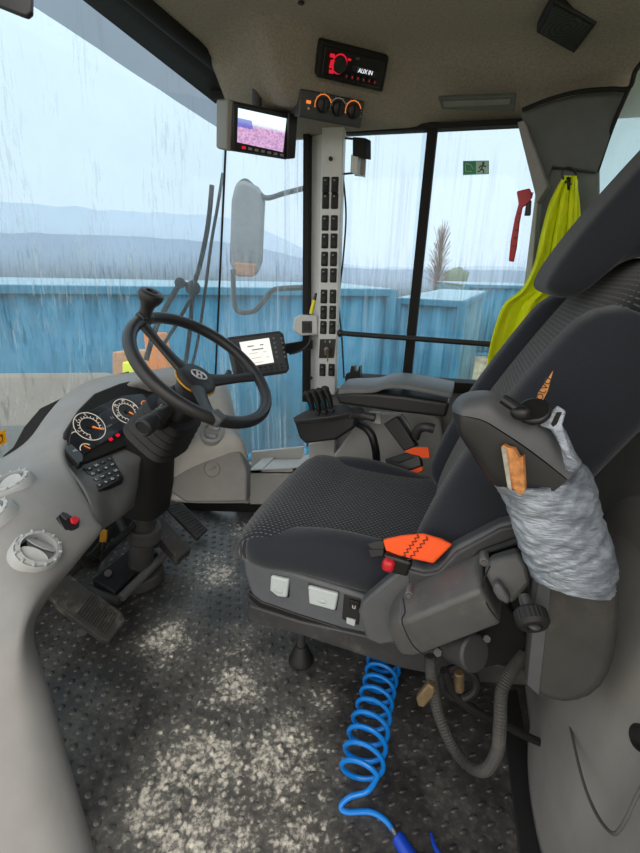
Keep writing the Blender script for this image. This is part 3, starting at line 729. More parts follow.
blb = scr.math('MULTIPLY', scr.math('LESS_THAN', gx, .34), scr.math('MULTIPLY', scr.math('GREATER_THAN', gz, .48), scr.math('LESS_THAN', gz, .72)))
c3 = scr.mixc(scr.math('MULTIPLY', blb, .75), c2, lin((60, 80, 170)))
e = scr.n('ShaderNodeEmission'); scr.l(c3, e.inputs[0]); e.inputs[1].default_value = 1.0; M['screen1'] = scr.out(e.outputs[0])
slab([(237.5, 108), (285.5, 118.5), (282, 152), (236.5, 142)], mpl, .002, 'screen', M['screen1'], mo, lift=.0055)
for k in range(7):
    c = PP(lerp(243, 281, k/6), lerp(147.5, 155, k/6), mpl)
    finish('button', MB().box(c+mn*.005, (.010, .006, .004), Matrix((mu, mv, mn)).transposed()), M['e_red'] if k == 0 else M['markg'], mo, .001)
finish('bracket', MB().cyl(PP(262, 108, mpl)-mn*.03, PP(262, 108, mpl)-mn*.03+V((0, 0, .12)), .012), M['darkp'], mo)
# roof speaker grille
sp2 = (PZ(566, 26, 1.482), V((.06, -.1, -.99)))
spk = thing('roof_speaker', 'dark square speaker grille set in the ceiling above the seat', 'speaker', sp2[0])
slab([(552, 0), (597, 24), (574, 54), (536, 33)], sp2, .02, 'frame', M['rubber'], spk, .003)
gn = NT('grille_mesh'); wv = gn.n('ShaderNodeTexWave', wave_type='RINGS', rings_direction='SPHERICAL'); wv.inputs['Scale'].default_value = 30
gn.l(gn.n('ShaderNodeTexCoord').outputs['Object'], wv.inputs[0]); bb = gn.n('ShaderNodeBsdfPrincipled', i_Roughness=.6)
gn.l(gn.mixc(wv.outputs['Fac'], lin((20, 22, 24)), lin((48, 54, 56))), bb.inputs['Base Color']); M['grille'] = gn.out(bb.outputs[0])
slab([(553, 4), (591, 25), (572, 49), (541, 31)], sp2, .006, 'grille', M['grille'], spk, .001, lift=.003)
# ceiling slot
av = (PZ(478, 105, 1.405), V((0, -.35, -.93)))
sl = thing('ceiling_vent_slot', 'long narrow grey vent slot in the headliner above the side window', 'vent', av[0])
slab([(438, 99), (516, 96), (514, 112), (442, 110)], av, .01, 'recess', M['head2'], sl, .003)
slab([(443, 101.5), (511, 99), (510, 104), (444, 107)], av, .006, 'flap', mat('slot_light', (116, 120, 116), .8), sl, .002, lift=.002)
fx = finish('ceiling_screw', MB().ball(PZ(301, 3, 1.497), .007, (1, 1, .4)), M['rubber']); tag(fx, 'small dark screw cap in the headliner left of the radio', 'screw cap')
# ============================================================ STEERING
WC = V((-.628, .953, .752)); WN = V((.614, 0, .789)); WR = .189
wh = thing('steering_wheel', 'black three spoke steering wheel with spinner knob', 'steering wheel', WC-WN*.10)
wpl = (WC, WN)
g = MB(); ring(g, WC, WN, WR+.000, .0155, seg=72, rs=14); finish('rim', g, M['arm'], wh)
hubc = WC-WN*.045
def onrim(x, y): 
    p = PP(x, y, wpl); d = (p-WC).normalized(); return WC+d*WR
def spoke(x, y, name='spoke'):
    e_ = onrim(x, y); d = (e_-WC).normalized(); w = WN.cross(d)
    secs = []
    for t, ww, th in ((.16, .026, .013), (.4, .019, .010), (.7, .016, .009), (.9, .018, .010), (1.0, .022, .010)):
        c = lerp(hubc, WC, t**1.6)+0*d; c = hubc+d*WR*t*1.0+WN*.045*(t**1.5)
        secs.append([c+w*ww*math.cos(a)+WN*th*math.sin(a) for a in [k*math.pi/6 for k in range(12)]])
    return finish(name, MB().loft(secs), M['arm'], wh)
spoke(146, 325); spoke(252, 375); spoke(214, 424)
finish('hub', MB().lathe(hubc, WN, [(.034, -.06), (.040, -.02), (.052, -.008), (.054, .008), (.048, .014), (.042, .017), (0, .02)]), M['arm'], wh)
g = MB(); ring(g, hubc, WN, .0545, .003); part(finish('hub_ring', g, M['gold'], wh), 'thin gold ring around the hub')
lc = hubc+WN*.0205; du = (PP(205, 386, (lc, WN))-PP(185, 378, (lc, WN))).normalized(); dv = WN.cross(du)
g = MB(); ring(g, lc, WN, .021, .0022, u=du, squash=.72)
g.box(lc-du*.006, (.004, .022, .003), Matrix((du, dv, WN)).transposed()).box(lc+du*.006, (.004, .022, .003), Matrix((du, dv, WN)).transposed()).box(lc, (.014, .003, .003), Matrix((du, dv, WN)).transposed())
finish('emblem', g, M['silver'], wh)
# spinner knob
kb = onrim(146, 322); kt = PP(150, 298, (kb+V((0, -.02, .075)), WN)); ka = (kt-kb).normalized()
finish('spinner_knob', MB().lathe(kb, ka, [(.016, -.012), (.017, .01), (.015, .03), (.018, .042), (.027, .056), (.031, .066), (.029, .075), (.022, .079), (.014, .0785), (.0125, .072), (0, .071)]), M['arm'], wh)
finish('knob_clamp', MB().box(kb, (.045, .03, .04), (WN.to_track_quat('Z', 'Y').to_matrix())), M['arm'], wh, .008, 3)
e_ = onrim(216, 419); finish('rim_plate', MB().box(e_+WN*.004, (.03, .034, .028), WN.to_track_quat('Z', 'Y').to_matrix()), M['armgrey'], wh, .006, 3)
# column
sc_ = thing('steering_column', 'black steering column with rubber bellows behind the wheel', 'steering column', (-.92, .95, .05))
cN = WN
def colp(d): return WC-WN*d
def oval(c, n, ru_, rv_, k=28, pw=.55):
    n = n.normalized(); u = Y; w = n.cross(u).normalized(); out = []
    for i in range(k):
        a = 2*math.pi*i/k; ca, sa = math.cos(a), math.sin(a)
        out.append(c+u*ru_*math.copysign(abs(ca)**pw, ca)+w*rv_*math.copysign(abs(sa)**pw, sa))
    return out
secs = []
for k in range(11):
    d = .155+.012*k; big = k % 2 == 0; r = lerp(.066, .078, k/10)+(.007 if big else -.004)
    secs.append(oval(colp(d), WN, r, r*.95))
finish('bellows', MB().loft(secs), M['rubber'], sc_, angle=80)
secs = [oval(colp(.27), WN, .068, .066), oval(colp(.34), V((.45, 0, .9)), .068, .066), oval(V((-.86, .955, .38)), V((.25, 0, 1)), .068, .07), oval(V((-.87, .955, .28)), Z, .058, .06)]
finish('lower_boot', MB().loft(secs), M['blackm'], sc_)
finish('shroud', MB().loft([oval(colp(.09), WN, .035, .035), oval(colp(.11), WN, .048, .045), oval(colp(.17), WN, .05, .048)]), M['rubber'], sc_, .004)
# stalks
st0 = colp(.13)
s1 = PD(143, 428, 1.02)
stx = finish('stalk', MB().lathe(PD(168, 410, 1.10), s1-PD(168, 410, 1.10), [(.014, 0), (.016, .02), (.019, .04), (.0165, .045), (.019, .05), (.0165, .055), (.021, .062), (.023, .08), (.023, .095), (.018, .1), (.016, .098), (0, .098)]), M['rubber'], sc_)
swb = slab([(151, 411), (163, 402), (173, 412), (168, 420), (160, 424), (152, 419)], (PD(162, 412, 1.10), V((.5, -.55, .67))), .05, 'stalk_switch', M['black'], sc_, .005)
g = MB()
sp3 = (PD(162, 412, 1.10), V((.5, -.55, .67)))
text('( (O', .012, PP(160, 408, sp3)+V((0, 0, .001)), PP(168, 403, sp3)-PP(158, 411, sp3), Z, M['mark'], sc_)
text('0 I II', .011, PP(164, 415, sp3)+V((0, 0, .001)), PP(170, 410, sp3)-PP(160, 418, sp3), Z, M['mark'], sc_)
finish('stalk', MB().tube([colp(.12)+V((0, .03, 0)), PD(222, 380, 1.30), PD(229, 372, 1.34)], .009, 10), M['black'], sc_)
# column base to floor
finish('column_tube', MB().cyl(V((-.87, .955, .30)), V((-.93, .955, .03)), .035, .04), M['iron'], sc_, .002)
finish('base_flange', MB().cyl(V((-.93, .955, .0)), V((-.93, .955, .04)), .075), M['darkr'], sc_, .005)
finish('collar', MB().cyl(V((-.885, .955, .22)), V((-.89, .955, .17)), .05), M['darkr'], sc_, .006)
# ============================================================ DASHBOARD
db = thing('dashboard', 'curved light grey dashboard with gauges, round vents and black keypad', 'dashboard', (-.9, .6, 0))
R_ = [
 [(178, 366, 1.42), (180, 372, 1.40), (180, 382, 1.36), (176, 400, 1.36)],
 [(150, 370, 1.42), (150, 373, 1.40), (150, 379, 1.34), (150, 392, 1.36)],
 [(120, 374, 1.40), (119, 378, 1.37), (122, 386, 1.30), (126, 396, 1.33)],
 [(88, 381, 1.36), (88, 387, 1.33), (96, 395, 1.25), (103, 405, 1.29)],
 [(64, 396, 1.30), (62, 404, 1.26), (80, 411, 1.19), (88, 420, 1.23)],
 [(46, 416, 1.23), (45, 424, 1.18), (66, 433, 1.10), (76, 440, 1.14)],
 [(28, 440, 1.16), (40, 446, 1.08), (61, 454, 1.03), (71, 461, 1.07)],
 [(2, 458, 1.10), (36, 468, .98), (72, 480, .98), (82, 486, 1.02)],
 [(-40, 478, 1.02), (18, 486, .90), (83, 501, .95), (88, 506, .99)],
 [(-60, 505, .95), (8, 520, .82), (91, 520, .93), (94, 524, .98)],
 [(-70, 540, .88), (5, 555, .77), (95, 532, .915), (98, 534, .97)],
 [(-80, 580, .82), (8, 590, .735), (70, 564, .83), (74, 566, .90)],
 [(-90, 620, .78), (8, 620, .71), (42, 600, .76), (46, 602, .83)],
 [(-95, 660, .74), (5, 655, .68), (30, 632, .73), (34, 634, .80)],
 [(-95, 720, .70), (0, 720, .65), (45, 690, .70), (48, 690, .77)],
 [(-90, 800, .64), (10, 800, .61), (72, 790, .655), (75, 790, .72)],
 [(-70, 900, .58), (30, 900, .57), (104, 905, .60), (108, 905, .66)],
]
rows = grid_smooth([[PD(*q) for q in r] for r in R_], 4, 5)
part(finish('cowl', MB().grid(rows), M['light'], db, solid=.006, angle=80), 'light grey outer cowl')
# grey facing strip between cowl and instrument area
gp = (V((-.895, .95, .6)), V((.77, 0, .64)))
# inner binnacle
cn = V((.77, -.06, .64)).normalized(); cp_ = (V((-.905, .95, .6)), cn)
bz = slab([(58, 455), (66, 430), (80, 408), (95, 393), (120, 383), (150, 376), (178, 376), (182, 400), (155, 425), (136, 442), (78, 466), (66, 468)], cp_, .02, 'instrument_bezel', M['blackm'], db, .004)
gl_ = slab([(68, 444), (72, 427), (82, 414), (92, 410), (112, 400), (124, 396), (140, 394), (160, 395), (152, 416), (128, 432), (98, 446), (82, 456)], cp_, .004, 'cluster_face', M['glassblk'], db, .001, lift=.003)
cu2 = (PP(135, 404, cp_)-PP(85, 432, cp_)).normalized(); cv2 = cn.cross(cu2)
fr = Matrix((cu2, cv2, cn)).transposed()
def gauge(x, y, r, a0, a1, na, nt, nums, nm):
    c = PP(x, y, cp_)+cn*.0045
    g = MB(); ring(g, c, cn, r, .0011, u=cu2, seg=60, rs=6); finish('gauge_ring', g, M['e_mark'], db)
    g = MB(); ring(g, c, cn, r*.62, .0008, a0, a1, u=cu2, rs=6)
    for k in range(nt+1):
        a = math.radians(lerp(a0, a1, k/nt)); d = cu2*math.cos(a)+cv2*math.sin(a)
        g.tube([c+d*r*.66, c+d*r*.76], .0009, 5, sub=0)
    finish('gauge_scale', g, M['e_mark'], db)
    for k, s_ in enumerate(nums):
        a = math.radians(lerp(a0, a1, k/(len(nums)-1))); d = cu2*math.cos(a)+cv2*math.sin(a)
        text(s_, .010, c+d*r*.86, cu2, cv2, M['e_mark'], db, 'numeral')
    a = math.radians(na); d = cu2*math.cos(a)+cv2*math.sin(a); w = cn.cross(d)
    g = MB(); g.prism([c+d*r*.05+w*.003+cn*.002, c+d*r*.8+w*.0008+cn*.002, c+d*r*.8-w*.0008+cn*.002, c+d*r*.05-w*.003+cn*.002], -cn*.001)
    finish('needle', g, M['e_orange'], db); finish('needle_cap', MB().cyl(c, c+cn*.003, .006), M['black'], db)
gauge(89, 427, .041, 230, -40, -48, 16, ['0','1','2','3','4','5'], 'rpm')
gauge(126, 412, .041, 235, -50, -60, 16, ['0','10','20','30','40','50'], 'speed')
lcdo = slab([(99, 415), (117, 406), (120, 422), (103, 431)], cp_, .002, 'screen', M['lcd'], db, .001, lift=.004)
c = PP(111, 419, cp_)+cn*.0065; text('N', .014, c, cu2, cv2, M['markg'], db); c = PP(108, 427, cp_)+cn*.0065; text('1238 h', .007, c, cu2, cv2, M['markg'], db)
for (x, y) in ((110, 440), (117, 436)): finish('warning_lamp', MB().box(PP(x, y, cp_)+cn*.005, (.012, .009, .002), fr), M['e_red'], db, .002)
c = PP(144.5, 405, cp_)+cn*.004; g = MB(); ring(g, c, cn, .012, .0014, seg=28, rs=6); finish('small_gauge_ring', g, M['e_orange'], db)
c = PP(86, 450, cp_)+cn*.004; g = MB(); ring(g, c, cn, .016, .0012, 20, 160, u=cu2, rs=6); finish('small_gauge_scale', g, M['e_mark'], db)
g = MB(); ring(g, PP(75, 436, cp_)+cn*.004, cn, .010, .001, 40, 120, u=cu2, rs=6); finish('small_gauge_scale', g, M['e_mark'], db)
finish('fuel_needle', MB().box(c+cu2*.004+cv2*.004+cn*.002, (.002, .016, .001), fr @ Matrix.Rotation(.5, 3, 'Z')), M['e_orange'], db)
# face panel with keypad, wrapping down toward the knees
R2 = [
 [(56, 452, 1.045), (72, 461, 1.10), (100, 448, 1.20), (138, 436, 1.28), (150, 428, 1.32)],
 [(66, 464, 1.015), (80, 470, 1.05), (105, 458, 1.14), (132, 448, 1.22), (150, 440, 1.27)],
 [(80, 482, .985), (92, 484, 1.01), (108, 476, 1.07), (130, 466, 1.15), (142, 458, 1.20)],
 [(89, 500, .965), (98, 500, .985), (110, 496, 1.04), (130, 488, 1.11), (139, 480, 1.17)],
 [(94, 519, .95), (101, 520, .965), (112, 514, 1.02), (127, 506, 1.08), (136, 497, 1.15)],
 [(96.5, 533, .945), (101, 531, .96), (111, 524, 1.01), (124, 515, 1.07), (134, 507, 1.15)],
]
rows = grid_smooth([[PD(*q) for q in r] for r in R2], 4, 4)
part(finish('knee_panel', MB().grid(rows), M['mid'], db, solid=.008, angle=80), 'darker grey panel around the keypad')
kpl_n = V((.80, -.42, .42)).normalized()
def fitn(pts):
    a, b, c = [PD(*q) for q in pts]; n = (b-a).cross(c-a).normalized(); return n if n.dot(CP-a) > 0 else -n
kn_ = fitn([(83, 466, 1.06), (115, 455, 1.16), (100, 492, 1.0)]); kpp = (PD(99, 473, 1.075)+kn_*.007, kn_)
kpd = slab([(83, 467), (111, 454), (124, 478), (98, 491)], kpp, .03, 'keypad', M['black'], db, .002)
def bil(u_, v_): return (lerp(lerp(84, 111, u_), lerp(98, 123, u_), v_), lerp(lerp(468, 455, u_), lerp(490, 478, u_), v_))
ku = (PP(*bil(1, .5), kpp)-PP(*bil(0, .5), kpp)).normalized(); kv = kn_.cross(ku); kf = Matrix((ku, kv, kn_)).transposed()
syms = ['o', '(-)', '<>', '-D', '=', '(o)', '/\\', '[]', '*', '+', '~', '>>', '%', '#', 'II', '::']
for i in range(4):
    for j in range(4):
        c = PP(*bil((i+.5)/4, (j+.5)/4), kpp)
        kk = finish('key', MB().box(c+kn_*.0008, (.0145, .0115, .003), kf), M['rubber'], db, .0015)
        text(syms[(i*5+j*3) % 16], .010, c+kn_*.0026, ku, kv, M['mark'], kpd, 'symbol')
# light switch left of keypad
lp = (PD(77, 452, 1.065)+kn_*.012, kn_)
ls = slab([(66, 446), (71, 443), (84, 455), (84, 461), (79, 463), (67, 450)], lp, .02, 'light_switch', M['black'], db, .003)
text('<1', .012, PP(75, 451, lp)+kn_*.001, ku, kv, M['mark'], ls, 'symbol')
# vents
def vent(x, y, D, n, R, tilt, label):
    n = V(n).normalized(); c = PD(x, y, D)+n*(.010 if label else .006)
    v = finish('air_vent', MB().lathe(c, n, [(R*1.14, -.03), (R*1.12, .002), (R*1.05, .008), (R*.98, .006), (R*.97, .010), (R*.80, .012), (R*.78, -.028)]), M['light2'], db)
    g = MB()
    u = n.orthogonal().normalized(); w = n.cross(u)
    for k in range(12):
        a = k*math.pi/6; d = u*math.cos(a)+w*math.sin(a); g.box(c+d*R*.97+n*.007, (R*.16, R*.12, .012), Matrix((d, n.cross(d), n)).transposed())
    finish('ring_lug', g, M['light2'], v, .001)
    finish('vent_well', MB().cyl(c-n*.03, c-n*.006, R*.79), M['blackm'], v)
    d = V(tilt).normalized(); d = (d-n*d.dot(n)).normalized(); w = n.cross(d)
    for k, hw_, hl in ((-.36, .27, .70), (.34, .30, .74)) if label else ((0, .56, .62),):
        q = c+w*k*R; tl = n*.006*(-1 if k > 0 else 1)
        secs = [[q+d*hl*R*math.cos(a)+w*hw_*R*math.sin(a)+n*(h+.002)+tl*math.sin(a) for a in [2*math.pi*i/28 for i in range(28)]] for h in (.0, .003)]
        finish('vane', MB().loft(secs), M['light2'], v, .001)
vent(35, 554, .795, fitn([(8, 520, .82), (91, 520, .93), (8, 590, .735)]), .037, (.75, .35, -.5), 'two')
vent(13, 486, .915, fitn([(-40, 478, 1.02), (36, 468, .98), (8, 520, .82)]), .038, (1, .3, 0), '')
vent(-3, 517, .835, fitn([(-60, 505, .95), (18, 486, .90), (8, 520, .82)]), .034, (1, .3, 0), '')
# rocker with red tab
rk = (PD(66, 523, .885)+V((0, 0, 0)), fitn([(40, 500, .86), (92, 515, .93), (60, 560, .82)]))
bzl = slab([(54, 520), (60, 514), (77, 524), (76, 530), (66, 536), (62, 534)], rk, .02, 'switch_bezel', M['black'], db, .002, lift=.012)
slab([(57, 518), (62, 516), (68, 520), (62, 524)], rk, .004, 'rocker', M['darkp'], bzl, .001, lift=.015)
slab([(66, 522), (71, 519.5), (76, 523), (72, 528), (68, 527)], rk, .006, 'red_tab', M['red'], bzl, .0015, lift=.017)
# right end of the dash
rd_ = thing('dashboard_end_pod', 'light grey moulded dashboard pod behind the wheel with a round cap', 'dashboard pod', (-.85, 1.4, 0))
R3 = [
 [(186, 378, 1.50), (205, 374, 1.50), (222, 378, 1.50), (230, 392, 1.52)],
 [(170, 395, 1.40), (198, 388, 1.40), (226, 396, 1.42), (236, 418, 1.46)],
 [(165, 425, 1.36), (195, 425, 1.38), (228, 426, 1.38), (242, 440, 1.45)],
 [(160, 450, 1.34), (195, 450, 1.36), (238, 440, 1.36), (248, 455, 1.45)],
 [(150, 480, 1.38), (195, 475, 1.40), (243, 470, 1.42), (249, 480, 1.47)],
 [(160, 500, 1.42), (195, 503, 1.43), (245, 503, 1.45), (249, 503, 1.50)],
]
R3 = [[(x, y, d*.97) for x, y, d in r] for r in R3]
finish('shell', MB().grid(grid_smooth([[PD(*q) for q in r] for r in R3], 5, 5)), M['far_lifted'], rd_, solid=.012, angle=80)
kp3 = (PD(205, 480, 1.345), V((.25, -.92, .25)))
slab([(163, 481), (170, 470), (192, 457), (222, 450), (240, 452), (247, 470), (247, 502), (186, 503), (170, 492)], kp3, .06, 'kick_panel', M['light'], rd_, .008, 3)
c = PP(212, 469, kp3); n3 = kp3[1].normalized()
finish('round_cap', MB().lathe(c, n3, [(.026, -.002), (.026, .002), (.023, .004), (.022, .001), (.004, .001)]).box(c+n3*.002, (.03, .004, .006), Matrix.Rotation(-.6, 3, 'Y')), M['panel'], rd_)
c = PD(212, 432, 1.31); n4 = V((.35, -.6, .7)).normalized()
vv = finish('air_vent', MB().lathe(c, n4, [(.036, -.03), (.036, .004), (.03, .01), (.026, .006), (.024, -.008), (0, -.008)]), M['light2'], rd_)
for k in (-1, 1): finish('vane', MB().box(c+V((0, 0, .003*k))+n4*.0+n4.cross(X).normalized()*.011*k, (.036, .013, .004), Matrix((X, n4.cross(X).normalized(), n4)).transposed()), M['light2'], vv, .001)
# ============================================================ TERMINAL
tp = thing('control_terminal', 'dark control terminal with lit screen on an arm from the pillar', 'display', PD(262, 376, 1.42))
tn = V((.72, -.62, .30)).normalized(); tpl = (PD(262, 355, 1.42), tn)
slab([(228, 337), (280, 330.5), (284, 334), (290, 369), (287, 373), (244, 379), (236, 372)], tpl, .035, 'housing', M['darkp'], tp, .005, 3)
slab([(230, 340), (280, 333), (287, 370), (245, 376)], tpl, .004, 'front_face', M['armgrey'], tp, .003, lift=.003)
tu = (PP(269, 338, tpl)-PP(240, 342, tpl)).normalized(); tv = tn.cross(tu); tf_ = Matrix((tu, tv, tn)).transposed()
sc2 = slab([(239, 342.5), (268.5, 338), (273.5, 362.5), (246, 367)], tpl, .002, 'screen', em('terminal_screen', (232, 232, 225), .85), tp, lift=.0045)
g = MB()
for (x, y, w) in ((250, 346.5, .022), (261, 345, .012), (257, 349.5, .04)): g.box(PP(x, y, tpl)+tn*.0055, (w, .003, .0005), tf_)
finish('screen_bars', g, em('screen_dark', (90, 90, 92), .5), tp)
g = MB()
for (x, y, w) in ((253, 353.5, .03), (264, 352, .012), (256, 358, .034), (267, 357, .01), (258, 362.5, .03)): g.box(PP(x, y, tpl)+tn*.0055, (w, .0015, .0005), tf_)
finish('screen_rows', g, em('screen_amber', (210, 160, 80), .6), tp)
for i in range(2):
    for j in range(5):
        finish('key', MB().cyl(PP(lerp(273, 281, i)+j*.9, 338.5+j*4.6, tpl)+tn*.003, PP(lerp(273, 281, i)+j*.9, 338.5+j*4.6, tpl)+tn*.006, .0035, seg=10), M['markg'], tp)
for i in range(7):
    for j in range(2):
        c = PP(249+i*5.3+j*.8, 369-i*.75+j*3.3, tpl); finish('softkey', MB().box(c+tn*.004, (.010, .006, .004), tf_), M['darkp'], tp, .001)
finish('mounting_arm', MB().box(lerp(PP(288, 348, tpl), PY(308, 345, 1.44), .5), ((PY(308, 345, 1.44)-PP(284, 349, tpl)).length+.02, .012, .034), (PY(308, 345, 1.44)-PP(284, 349, tpl)).to_track_quat('X', 'Z').to_matrix()), M['black'], tp, .003)
# ============================================================ PEDALS
pd = thing('brake_pedal', 'wide worn black pedal nearest the door with ribbed pad', 'pedal', PZ(90, 640, 0))
def pedal(pix, pl_, th, par, ribs, nm='pad'):
    o = slab(pix, pl_, th, nm, M['pedal'], par, .004)
    (a, b, c, d) = ribs; g = MB()
    n = V(pl_[1]).normalized()
    for k in range(12):
        t = (k+.5)/12
        p = PP(lerp(a[0], b[0], t), lerp(a[1], b[1], t), pl_); q = PP(lerp(d[0], c[0], t), lerp(d[1], c[1], t), pl_)
        g.tube([p+n*.001, q+n*.001], .0022, 6, sub=0)
    finish('ribs', g, M['pedal'], o)
pn = V((.45, -.25, .86)).normalized()
pedal([(38, 585), (50, 572), (72, 575), (122, 612), (126, 620), (110, 641), (102, 640), (58, 607)], (PZ(80, 610, .11), pn), .03, pd, ((90, 594), (118, 615), (105, 635), (76, 613)))
finish('pedal_arm', MB().tube([PZ(70, 590, .08), PZ(62, 560, .12), V((-.98, .83, .35))], .012, 8), M['iron'], pd)
finish('spring', MB().tube([PZ(84, 624, .03), PZ(82, 632, .03)], .014, 10, sub=0), M['metal'], pd)
p2 = thing('clutch_pedal', 'black block pedal in the middle below the steering column', 'pedal', PZ(165, 550, 0))
slab([(146, 524), (159, 512), (192, 548), (178, 559)], (PZ(168, 535, .13), pn), .05, 'pad', M['pedal'], p2, .004)
finish('pedal_arm', MB().tube([PZ(158, 545, .06), V((-1.02, 1.0, .15)), V((-1.05, 1.02, .35))], .012, 8), M['iron'], p2)
p3 = thing('accelerator_pedal', 'worn black accelerator pedal rightmost beside the kick panel', 'pedal', PZ(190, 530, 0))
pedal([(164, 505), (180, 500), (208, 529), (197, 539)], (PZ(186, 520, .07), pn), .02, p3, ((166, 505), (195, 536), (206, 528), (180, 502)))
bx = thing('pedal_base', 'black metal valve box on the floor between the pedals', 'pedal box', PZ(124, 565, 0))
slab([(92, 579), (143, 538), (158, 551), (114, 592)], (PZ(124, 565, .07), Z), .07, 'box', M['rubber'], bx, .005)
finish('cross_bar', MB().cyl(PZ(121, 598, .06), PZ(167, 552, .06), .014), M['mid'], bx, .003)
finish('cross_link', MB().tube([PZ(82, 586, .06), PZ(100, 594, .05), PZ(120, 601, .05)], .012, 10), M['iron'], bx)
finish('bolt', MB().cyl(PZ(108, 573, .07), PZ(108, 573, .085), .012, seg=6), M['iron'], bx)
tg = finish('cable_tag', MB().box(PD(103.5, 536, 1.22), (.022, .006, .05), Matrix.Rotation(.25, 3, 'Y')), M['gold'], None, .002); tag(tg, 'amber tag hanging under the dashboard above the pedals', 'tag')
wb = MB(); random.seed(5)
for k, (pts, r) in enumerate((([(104, 543, 1.22), (101, 556, 1.2), (96, 570, 1.22)], .006), ([(80, 556, 1.05), (92, 566, 1.15), (110, 548, 1.3), (140, 520, 1.35)], .010), ([(70, 572, 1.1), (84, 562, 1.12), (96, 552, 1.2), (112, 530, 1.3)], .012))):
    tag(finish('wiring_hose', MB().tube([PD(*q) for q in pts], r, 8), M['blackm']), ('thin black wire below the amber tag', 'black hose running from the dashboard underside to the column', 'thicker black hose over the door-side pedal')[k], 'hose')
fw_ = struct(finish('wall_front', MB().box((-1.20, .85, .14), (.02, 1.4, .34)), M['blackm']))
# ============================================================ SEAT
seat = thing('operator_seat', 'dark grey cloth operator seat with tall reclined backrest and headrest', 'seat', (-.18, .94, .15))
# centre cushion
def cush():
    secs = []
    N = 26
    for i in range(N+1):
        s = i/N; x = lerp(-.435, .06, s)
        e = min(1, s/.16); fr_ = math.sqrt(max(0, 1-(1-e)**2))
        w = .235*(.90+.10*fr_) if s < .5 else .235
        ztop = .372+fr_*(.100)+.012*math.sin(min(1, s/.35)*math.pi)-.028*max(0, s-.35)
        zb = .372-.012*fr_
        ring_ = []; K = 32
        for k in range(K):
            a = 2*math.pi*k/K; ca, sa = math.cos(a), math.sin(a)
            yy = .945+w*math.copysign(abs(ca)**.45, ca)
            h = (ztop-zb)/2; zz = (ztop+zb)/2+h*math.copysign(abs(sa)**.5, sa)
            if sa > 0: zz -= .012*fr_*(1-((yy-.945)/w)**2)
            ring_.append(V((x-.02*(1-((yy-.945)/.25)**2)*(1-s), yy, zz)))
        secs.append(ring_)
    return secs
part(finish('seat_cushion', MB().loft(cush()), M['tex'], seat, angle=80), 'patterned dark seat cushion')
def bolster(side):
    yc = .945+side*.205; secs = []
    path = [(-.398, .410, .018, .022), (-.390, .415, .034, .036), (-.365, .418, .042, .042), (-.33, .420, .043, .044), (-.27, .430, .044, .048), (-.2, .434, .044, .054), (-.1, .430, .045, .056), (0, .425, .045, .056), (.08, .42, .04, .05)]
    pts = smooth([V((a, b, 0)) for a, b, c, d in path], 4); rr = smooth([V((c, d, 0)) for a, b, c, d in path], 4)
    for p, r in zip(pts, rr):
        if side > 0: p = V((p.x, p.y-.05*max(0, min(1, (p.x+.3)/.35)), 0))
        secs.append([V((p.x, yc+r.x*math.copysign(abs(math.cos(a))**.8, math.cos(a)), p.y+r.y*math.copysign(abs(math.sin(a))**.8, math.sin(a)))) for a in [2*math.pi*k/24 for k in range(24)]])
    return finish('seat_bolster', MB().loft(secs), M['bolster'], seat, angle=80)
bolster(-1); bolster(1)
# backrest centre. profile of front surface in X,Z
prof = [(-.03, .42), (-.015, .50), (.015, .60), (.055, .70), (.10, .79), (.15, .88), (.20, .96), (.25, 1.02), (.30, 1.05)]
pp_ = smooth([V((a, 0, b)) for a, b in prof], 4)
def back_secs(y0, y1, f0, f1, thf, fwd=0, pw=.5, roundend=True):
    n = len(pp_); secs = []
    i0, i1 = int(f0*(n-1)), int(f1*(n-1))
    for i in range(i0, i1+1):
        p = pp_[i]; t = (pp_[min(i+1, n-1)]-pp_[max(i-1, 0)]).normalized(); nrm = V((-t.z, 0, t.x))
        s = (i-i0)/(i1-i0)
        e = min(1, min(s/.12, (1-s)/.16)) if roundend else 1
        e = .25+.75*math.sqrt(max(0, 1-(1-e)**2))
        th = thf(s)*e; w = (y1-y0)/2*(.72+.28*e if roundend else 1); yc = (y0+y1)/2
        c = p+nrm*(fwd*e)-nrm*thf(s)/2
        secs.append([c+Y*(yc-c.y+w*math.copysign(abs(math.cos(a))**pw, math.cos(a)))+nrm*(th/2)*math.copysign(abs(math.sin(a))**pw, math.sin(a)) for a in [2*math.pi*k/36 for k in range(36)]])
    return secs
part(finish('backrest', MB().loft(back_secs(.725, 1.165, 0, 1, lambda s: lerp(.13, .10, s), pw=.4)), M['texb'], seat, angle=80), 'patterned backrest centre')
finish('back_bolster', MB().loft(back_secs(.690, .800, .05, .80, lambda s: lerp(.19, .17, s), .03, .62)), M['bolster'], seat, angle=80)
finish('back_bolster', MB().loft(back_secs(1.09, 1.20, .05, .80, lambda s: lerp(.17, .14, s), .03, .62)), M['bolster'], seat, angle=80)
# headrest
hr = [(.100, .990), (.112, .966), (.150, .966), (.195, 1.015), (.25, 1.035), (.34, 1.05), (.42, 1.12), (.42, 1.30), (.335, 1.325), (.27, 1.26), (.20, 1.165), (.135, 1.065)]
hs = smooth([V((a, 0, b)) for a, b in hr], 3, True); cc = sum(hs, V())/len(hs)
secs = []
for t in [k/14 for k in range(15)]:
    y = lerp(.825, 1.075, t); e = min(t, 1-t)/.16; e = min(1, e); e = .80+.20*math.sqrt(max(0, 1-(1-e)**2))
    secs.append([cc+(q-cc)*e+Y*y+X*.018 for q in hs])
finish('headrest', MB().loft(secs), M['bolster'], seat, angle=60, sub=1)
for yy in (.88, 1.02): finish('headrest_post', MB().cyl(V((.24, yy, .98)), V((.30, yy, 1.08)), .008), M['metal'], seat)
